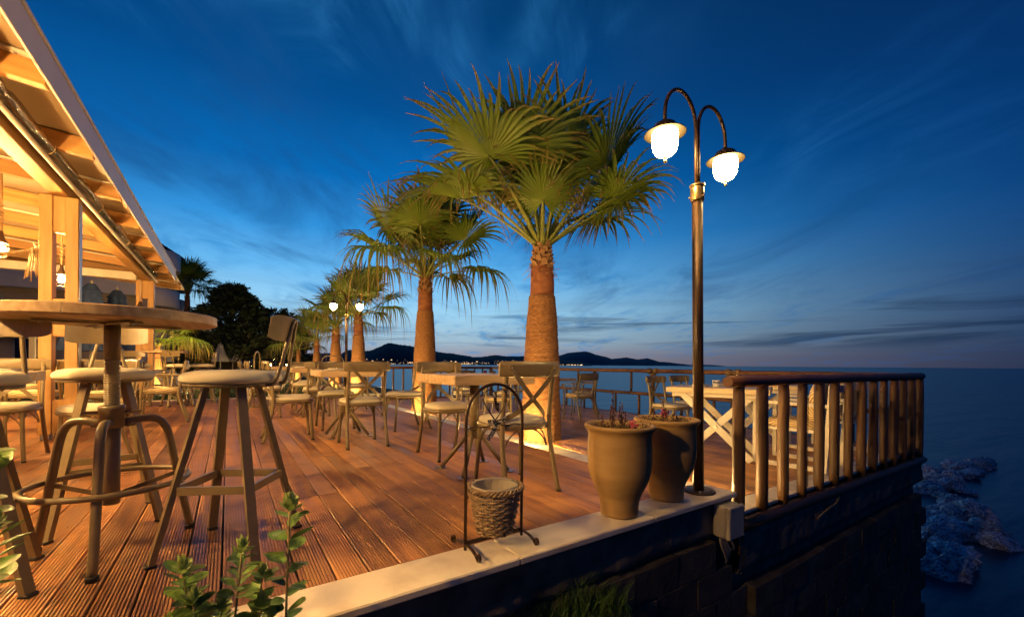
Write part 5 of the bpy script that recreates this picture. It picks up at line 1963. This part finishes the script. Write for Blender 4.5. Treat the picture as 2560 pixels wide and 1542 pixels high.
def dry_flowers(label, loc, seed, spikes, pink):
    t = thing('flower_spikes', label, 'plant', loc, 0, 'dry flower spikes in the pots')
    r = random.Random(seed)
    st, hd = MB(), MB()
    for (x, y, h) in spikes:
        st.tube([(x, y, 0), (x + .004, y, h * .5), (x + r.uniform(-.01, .01), y + r.uniform(-.01, .01), h)], [.0022, .002, .0015], 5)
        for k in range(int(26 * h / .2)):
            q = .35 + .65 * r.random()
            a = r.uniform(0, 6.28)
            rr = .010 * (1.15 - q * .5)
            c = Vector((x + rr * math.cos(a), y + rr * math.sin(a), h * q))
            hd.ball(c, r.uniform(.0028, .0050), 5, 3, (1, 1, 1.5))
    gr = MB()
    for k in range(150):
        x, y = r.uniform(-.13, .13), r.uniform(-.13, .13)
        a = r.uniform(0, 6.28)
        L_ = r.uniform(.02, .06)
        gr.tube([(x, y, 0), (x + .4 * L_ * math.cos(a), y + .4 * L_ * math.sin(a), L_ * .7), (x + L_ * .8 * math.cos(a), y + L_ * .8 * math.sin(a), L_)], [.0018, .0014, .0005], 3)
        if k % 3 == 0:
            hd.ball((x, y, L_ * r.uniform(.8, 1.3)), .0045, 5, 3, (1, 1, 1.3))
    st.build('stems', M['flower_dark'], t)
    hd.build('buds', M['flower_dark'], t)['kind'] = 'stuff'
    gr.build('sprigs', M['stem_green'], t)['kind'] = 'stuff'
    pk = MB()
    for k in range(40):
        pk.ball((pink[0] + r.gauss(0, .012), pink[1] + r.gauss(0, .012), pink[2] + r.gauss(0, .012)), .005, 5, 3)
    pk.build('blossom', M['flower_pink'], t)['kind'] = 'stuff'
M['stem_green'] = mat('dry_sprig', (.09, .08, .025), .8, rand=.3, island=True)
dry_flowers('dark dry flower spikes growing in the nearer clay pot', (1.86, 1.66, .465), 3, [(-.09, .05, .11), (-.02, .04, .24), (-.035, .03, .16), (.0, .045, .10), (.03, .02, .15), (.045, .03, .17), (.05, .01, .12), (-.055, .0, .09), (.015, -.01, .08)], (.06, -.05, .05))
dry_flowers('dark dry flower spikes growing in the clay pot by the lamp', (2.335, 1.695, .465), 5, [(-.10, .02, .10), (.0, .03, .15), (.01, .02, .11), (.05, .03, .09), (.07, .0, .08), (-.03, .0, .09), (.10, -.01, .06)], (.0, .02, .08))

# ================================================================== BASKET STAND
bs = thing('basket_stand', 'arched wrought-iron stand with heart wirework on the stone ledge', 'basket stand', (1.05, 1.70, .0))
IR = M['iron']
HW = .155
pts = [(-HW, 0, .012), (-HW, 0, .59)] + [(-HW * math.cos(a), 0, .595 + .163 * math.sin(a)) for a in [PI * k / 20 for k in range(21)]] + [(HW, 0, .59), (HW, 0, .012)]
MB().tube(pts, .0075, 10).build('arch_frame', IR, bs)
MB().strip([(-HW, 0, .042), (HW, 0, .042)], .02, .006, (0, 0, 1)).build('lower_bar', IR, bs)
for s in (-1, 1):
    p = [(s * HW, .0, .040), (s * HW, .06, .036), (s * HW, .10, .024), (s * HW, .115, .016)]
    curl = [(s * HW, .115 + .016 * math.sin(a), .020 - .016 * math.cos(a) + .0) for a in [PI * k / 6 for k in range(0, 11)]]
    foot = catmull(p[:3], 5) + [Vector((s * HW, .118, .009))] + [Vector((s * HW, .120 + .015 * math.sin(a), .0215 - .015 * math.cos(a))) for a in [PI * k / 6 for k in range(1, 10)]]
    for m_ in (1, -1):
        MB().strip([Vector((q.x, q.y * m_, q.z)) for q in foot], .014, .005, (1, 0, 0)).build('scroll_foot', IR, bs)
heart = catmull([(-HW, 0, .555), (-.11, 0, .563), (-.07, 0, .558), (-.015, 0, .572), (.055, 0, .66), (.062, 0, .70), (.048, 0, .727), (.022, 0, .731), (.0, 0, .712)], 6)
MB().tube(heart, .0030, 6).build('heart_wire', IR, bs)
heart = catmull([(HW, 0, .555), (.11, 0, .563), (.07, 0, .558), (.015, 0, .572), (-.055, 0, .66), (-.062, 0, .70), (-.048, 0, .727), (-.022, 0, .731), (.0, 0, .712)], 6)
MB().tube(heart, .0030, 6).build('heart_wire', IR, bs)
MB().tube(catmull([(0, -.004, .72), (0, -.006, .68), (0, -.010, .655), (0, -.02, .648), (0, -.026, .66)], 5), .0035, 6).build('hook', IR, bs)
MB().add([(-.017, -.012, .69), (-.008, -.012, .655), (.0, -.012, .632), (.012, -.012, .632), (.012, -.012, .67), (.004, -.012, .672), (.004, -.012, .655), (-.004, -.012, .66), (-.008, -.012, .695)] +
         [(-.017, -.008, .69), (-.008, -.008, .655), (.0, -.008, .632), (.012, -.008, .632), (.012, -.008, .67), (.004, -.008, .672), (.004, -.008, .655), (-.004, -.008, .66), (-.008, -.008, .695)],
         [tuple(range(9)), tuple(range(17, 8, -1))] + [(i, (i + 1) % 9 + 0, (i + 1) % 9 + 9, i + 9) for i in range(9)]).build('bracket_tongue', IR, bs)
for s in (-1, 1):
    MB().tube([(s * HW, 0, .25), (s * (HW - .012), .004, .245)], .006, 6).build('basket_pin', IR, bs)
rb = thing('ribbon_bow', 'checked ribbon bow tied at the middle of the arched stand', 'ribbon', (1.05, 1.688, .575))
for (p, w) in (([(0, 0, 0), (-.02, -.006, .008), (-.05, -.004, .006)], .022), ([(0, 0, 0), (.02, -.006, .012), (.05, -.004, .022)], .022), ([(0, 0, 0), (-.022, -.008, -.03), (-.05, -.004, -.075)], .02), ([(.0, 0, 0), (-.015, -.006, -.028), (-.038, -.01, -.06)], .018)):
    MB().strip(catmull(p, 4), w, .0012, (0, .2, 1) if abs(p[-1][2]) < .03 else (1, 0, .2)).build('ribbon_tail', M['ribbon'], rb)
MB().ball((0, -.002, 0), .009, 8, 6).build('knot', M['ribbon'], rb)
bk = thing('wicker_basket', 'round wicker basket with clear liner hanging in the arched stand', 'basket', (1.05, 1.70, .062))
m = MB()
rows_n, st_n = 15, 22
for k in range(rows_n):
    z = .008 + .190 * k / (rows_n - 1)
    rr = .080 + (.118 - .080) * (z / .2)
    for strand in range(1):
        pts = []
        for i in range(st_n * 4 + 1):
            a = 2 * PI * i / (st_n * 4)
            ph = (k % 2) * PI
            pts.append(((rr + .0062 * math.sin(a * st_n / 2 + ph)) * math.cos(a), (rr + .0062 * math.sin(a * st_n / 2 + ph)) * math.sin(a), z + .0015 * math.sin(a * 5 + k)))
        m.tube(pts, .0056, 6, False, .85)
m.build('weave', M['wicker'], bk)['kind'] = 'stuff'
m = MB()
for i in range(st_n):
    a = 2 * PI * (i + .25) / st_n
    m.tube([(.078 * math.cos(a), .078 * math.sin(a), .0), (.118 * math.cos(a), .118 * math.sin(a), .205)], .0036, 5)
m.build('stakes', M['wicker'], bk)['kind'] = 'stuff'
m = MB()
for k in range(3):
    pts = []
    for i in range(91):
        a = 2 * PI * i / 90
        q = a * 13 + k * 2 * PI / 3
        pts.append(((.126 + .010 * math.cos(q)) * math.cos(a), (.126 + .010 * math.cos(q)) * math.sin(a), .212 + .009 * math.sin(q)))
    m.tube(pts, .0055, 6, False)
m.build('braided_rim', M['wicker'], bk)
MB().lathe([(.001, .004), (.078, .004)], 24, caps=False).build('basket_floor', M['wicker'], bk)
MB().lathe([(.104, .222), (.110, .228), (.108, .212), (.098, .18), (.088, .13), (.076, .06), (.068, .012)], 40, (0, 0, 0), True, False, lambda a, z: 1 - .05 * max(0, math.sin(7 * a + z * 20)) - .03 * math.sin(15 * a)).build('liner', M['liner'], bk)

# ================================================================== JUNCTION BOX
jb = thing('junction_box', 'grey plastic junction box on the wall under the ledge end', 'junction box', (2.715, 1.50, -.15))
MB().bbox((0, .012, 0), (.172, .085, .205), .010).build('box_body', M['box_plastic'], jb)
MB().bbox((0, -.046, 0), (.176, .028, .209), .008).build('lid', M['box_plastic'], jb)
for (x, r_) in ((-.05, .020), (.0, .011), (.05, .020)):
    MB().lathe([(r_, .1025), (r_, .1045), (r_ * .86, .105), (r_ * .82, .1035)], 18, (x, .012, 0)).build('knockout', M['box_plastic'], jb)
for z in (-.05, .04):
    MB().lathe([(.022, 0), (.022, .002), (.019, .0026)], 18).build('knockout', M['box_plastic'], jb).matrix_local = Matrix.Translation((-.0862, .012, z)) @ Matrix.Rotation(-PI / 2, 4, 'Y')
for sx in (-1, 1):
    for sz in (-1, 1):
        MB().lathe([(.008, 0), (.008, .006), (.003, .007)], 10).build('lid_screw', M['steel'], jb).matrix_local = Matrix.Translation((sx * .077, -.058, sz * .093)) @ Matrix.Rotation(PI / 2, 4, 'X')
for k in range(5):
    x = -.06 + .022 * k + (.03 if k == 4 else 0)
    cb_ = thing('conduit', 'grey cable conduit curving from the junction box, %s from the left' % ('first', 'second', 'third', 'fourth', 'fifth')[k], 'conduit', (2.715 + x, 1.515, -.25), 0, 'conduits under the junction box')
    MB().tube(catmull([(0, 0, 0), (.002, -.002, -.05), (.04 + .006 * (4 - k), .0, -.11 - .012 * (4 - k)), (.115 - .010 * k, .03, -.145 - .016 * (4 - k)), (.15 - .01 * k, .09, -.14 - .016 * (4 - k))], 6), .0085, 8).build('tube', M['cable'], cb_)

# a pale dry vine on the wall, below the railing
v = MB().tube(catmull([(4.05, 1.488, -.40), (4.25, 1.485, -.36), (4.42, 1.486, -.34), (4.52, 1.487, -.27), (4.56, 1.488, -.235)], 6), .008, 6).build('dry_vine', M['rope'])
tag(v, 'pale dry vine stem lying on the wall below the log railing', 'vine')

# ================================================================== FOREGROUND SHRUBS
def leaf_mesh(L_, w, curl, mt, name='leaf'):
    rows = []
    for q in (0, .12, .3, .5, .7, .88, 1.0):
        ww = w * (math.sin(PI * min(1, q * .93 + .04)) ** .75) * (.5 + .0)
        y = L_ * q
        z = curl * L_ * q * q
        rows.append([(-ww, y, z + ww * .22), (-ww * .5, y, z + ww * .02), (0, y, z - ww * .06), (ww * .5, y, z + ww * .02), (ww, y, z + ww * .22)])
    return MB().grid(rows).mesh(name, mt)
LF = [leaf_mesh(.052, .040, -.08, M['shrub_leaf']), leaf_mesh(.058, .042, .10, M['shrub_leaf']), leaf_mesh(.046, .036, -.15, M['shrub_leaf'])]
LT = [leaf_mesh(.036, .020, .12, M['shrub_tip']), leaf_mesh(.040, .021, .22, M['shrub_tip'])]
def put_leaf(t, r, c, d, ms, sc, roll=.4):
    o = mesh_obj('leaf', r.choice(ms), None, t)
    o.matrix_local = Matrix.Translation(c) @ d.to_track_quat('Y', 'Z').to_matrix().to_4x4() @ Matrix.Rotation(r.uniform(-roll, roll), 4, 'Y') @ Matrix.Scale(sc, 4)
def shrub(label, loc, shoots, seed):
    """shoots: foot x, y, tip x, y, z, leaf whorls, whorl spacing, leaf size, leaves a whorl"""
    t = thing('leafy_shrub', label, 'shrub', loc, 0, 'foreground shrubs')
    r = random.Random(seed)
    for (x0, y0, x1, y1, z1, n, gap, sc, per) in shoots:
        p0, p1 = Vector((x0, y0, 0)), Vector((x1, y1, z1))
        mid = p0.lerp(p1, .5) + Vector((r.uniform(-.02, .02), r.uniform(-.02, .02), 0))
        path = catmull([p0, mid, p1], 10)
        MB().tube(path, [.0048 - .0025 * i / (len(path) - 1) for i in range(len(path))], 6).build('stem', M['stem'], t)
        top = Vector(path[-1])
        dn = (Vector(path[-3]) - top).normalized()
        a0 = r.uniform(0, 6)
        for k in range(n):
            c = top + dn * (.018 + gap * k)
            for j in range(per):
                a = a0 + k * (PI / 2 if per == 2 else 2.4) + j * 2 * PI / per + r.uniform(-.3, .3)
                e = r.uniform(.0, .35) + (.35 * (1 - k / n) if per > 2 else .1)
                d = Vector((math.cos(a) * math.cos(e), math.sin(a) * math.cos(e), math.sin(e)))
                put_leaf(t, r, c + d * .008, d, LF, sc * r.uniform(.8, 1.15) * (1 if k > 0 else .8))
        for k in range(14):
            a = k * 2.4
            e = .30 + .085 * k
            d = Vector((math.cos(a) * math.cos(e), math.sin(a) * math.cos(e), math.sin(e)))
            put_leaf(t, r, top + Vector((0, 0, .001 * k)), d, LT if k > 2 else LT + LF, sc * r.uniform(.85, 1.15), .2)
    return t
shrub('tall single shoot of a leafy shrub in front of the ledge', (.15, 1.36, -.36), [(0, 0, .0, .0, .785, 15, .032, 1.12, 2), (.03, .0, .09, -.05, .30, 5, .028, .95, 2)], 4)
shrub('bushy leafy shrub at the bottom in front of the near bar stool', (-.02, 1.38, -.36),
      [(0, 0, -.075, .02, .655, 4, .020, .95, 4), (.02, 0, .055, .0, .685, 5, .024, .9, 3), (-.02, .01, -.05, -.02, .585, 4, .020, .95, 4), (0, .02, .01, .03, .53, 4, .022, .95, 4), (.03, 0, .10, -.02, .53, 4, .02, .95, 4), (-.03, 0, -.10, .0, .52, 4, .02, .95, 4),
       (.04, 0, .105, .01, .60, 3, .022, .85, 3), (0, .0, .05, -.06, .47, 3, .02, .95, 4)], 6)
shrub('leafy shrub cut off by the left edge of the picture', (-.475, 1.43, -.36),
      [(0, 0, .02, -.01, 1.0, 6, .028, 1.1, 3), (.0, .0, .05, -.03, .84, 5, .026, 1.05, 3)], 9)

# ================================================================== SUN LOUNGERS on the dark lawn
def lounger(label, loc, rz):
    t = thing('sun_lounger', label, 'sun lounger', loc, rz, 'sun loungers on the lawn')
    for s in (-1, 1):
        MB().bbox((s * .30, 0, .30), (.04, 1.9, .05), .004).build('side_rail', M['dark_metal'], t)
        for y in (-.8, .8):
            MB().bbox((s * .28, y, .14), (.04, .04, .28), .003).build('leg', M['dark_metal'], t)
    for k in range(9):
        MB().bbox((0, -.88 + .13 * k, .335), (.58, .10, .02), .003).build('slat', M['win_frame'], t)
    for k in range(6):
        MB().bbox((0, .32 + .10 * k, .36 + .07 * k), (.58, .10, .02), .003, Matrix.Rotation(.6, 4, 'X')).build('back_slat', M['win_frame'], t)
for i, (x, y, rz, tx) in enumerate(((-1.2, 15.6, .5, 'left of the far bar table'), (-.2, 16.2, .55, 'behind the right far bar stool'), (.9, 16.6, .5, 'behind the glass vases'), (1.9, 17.2, .5, 'left of the far palms'))):
    lounger('dark slatted sun lounger on the lawn ' + tx, (x, y, -.12), rz)
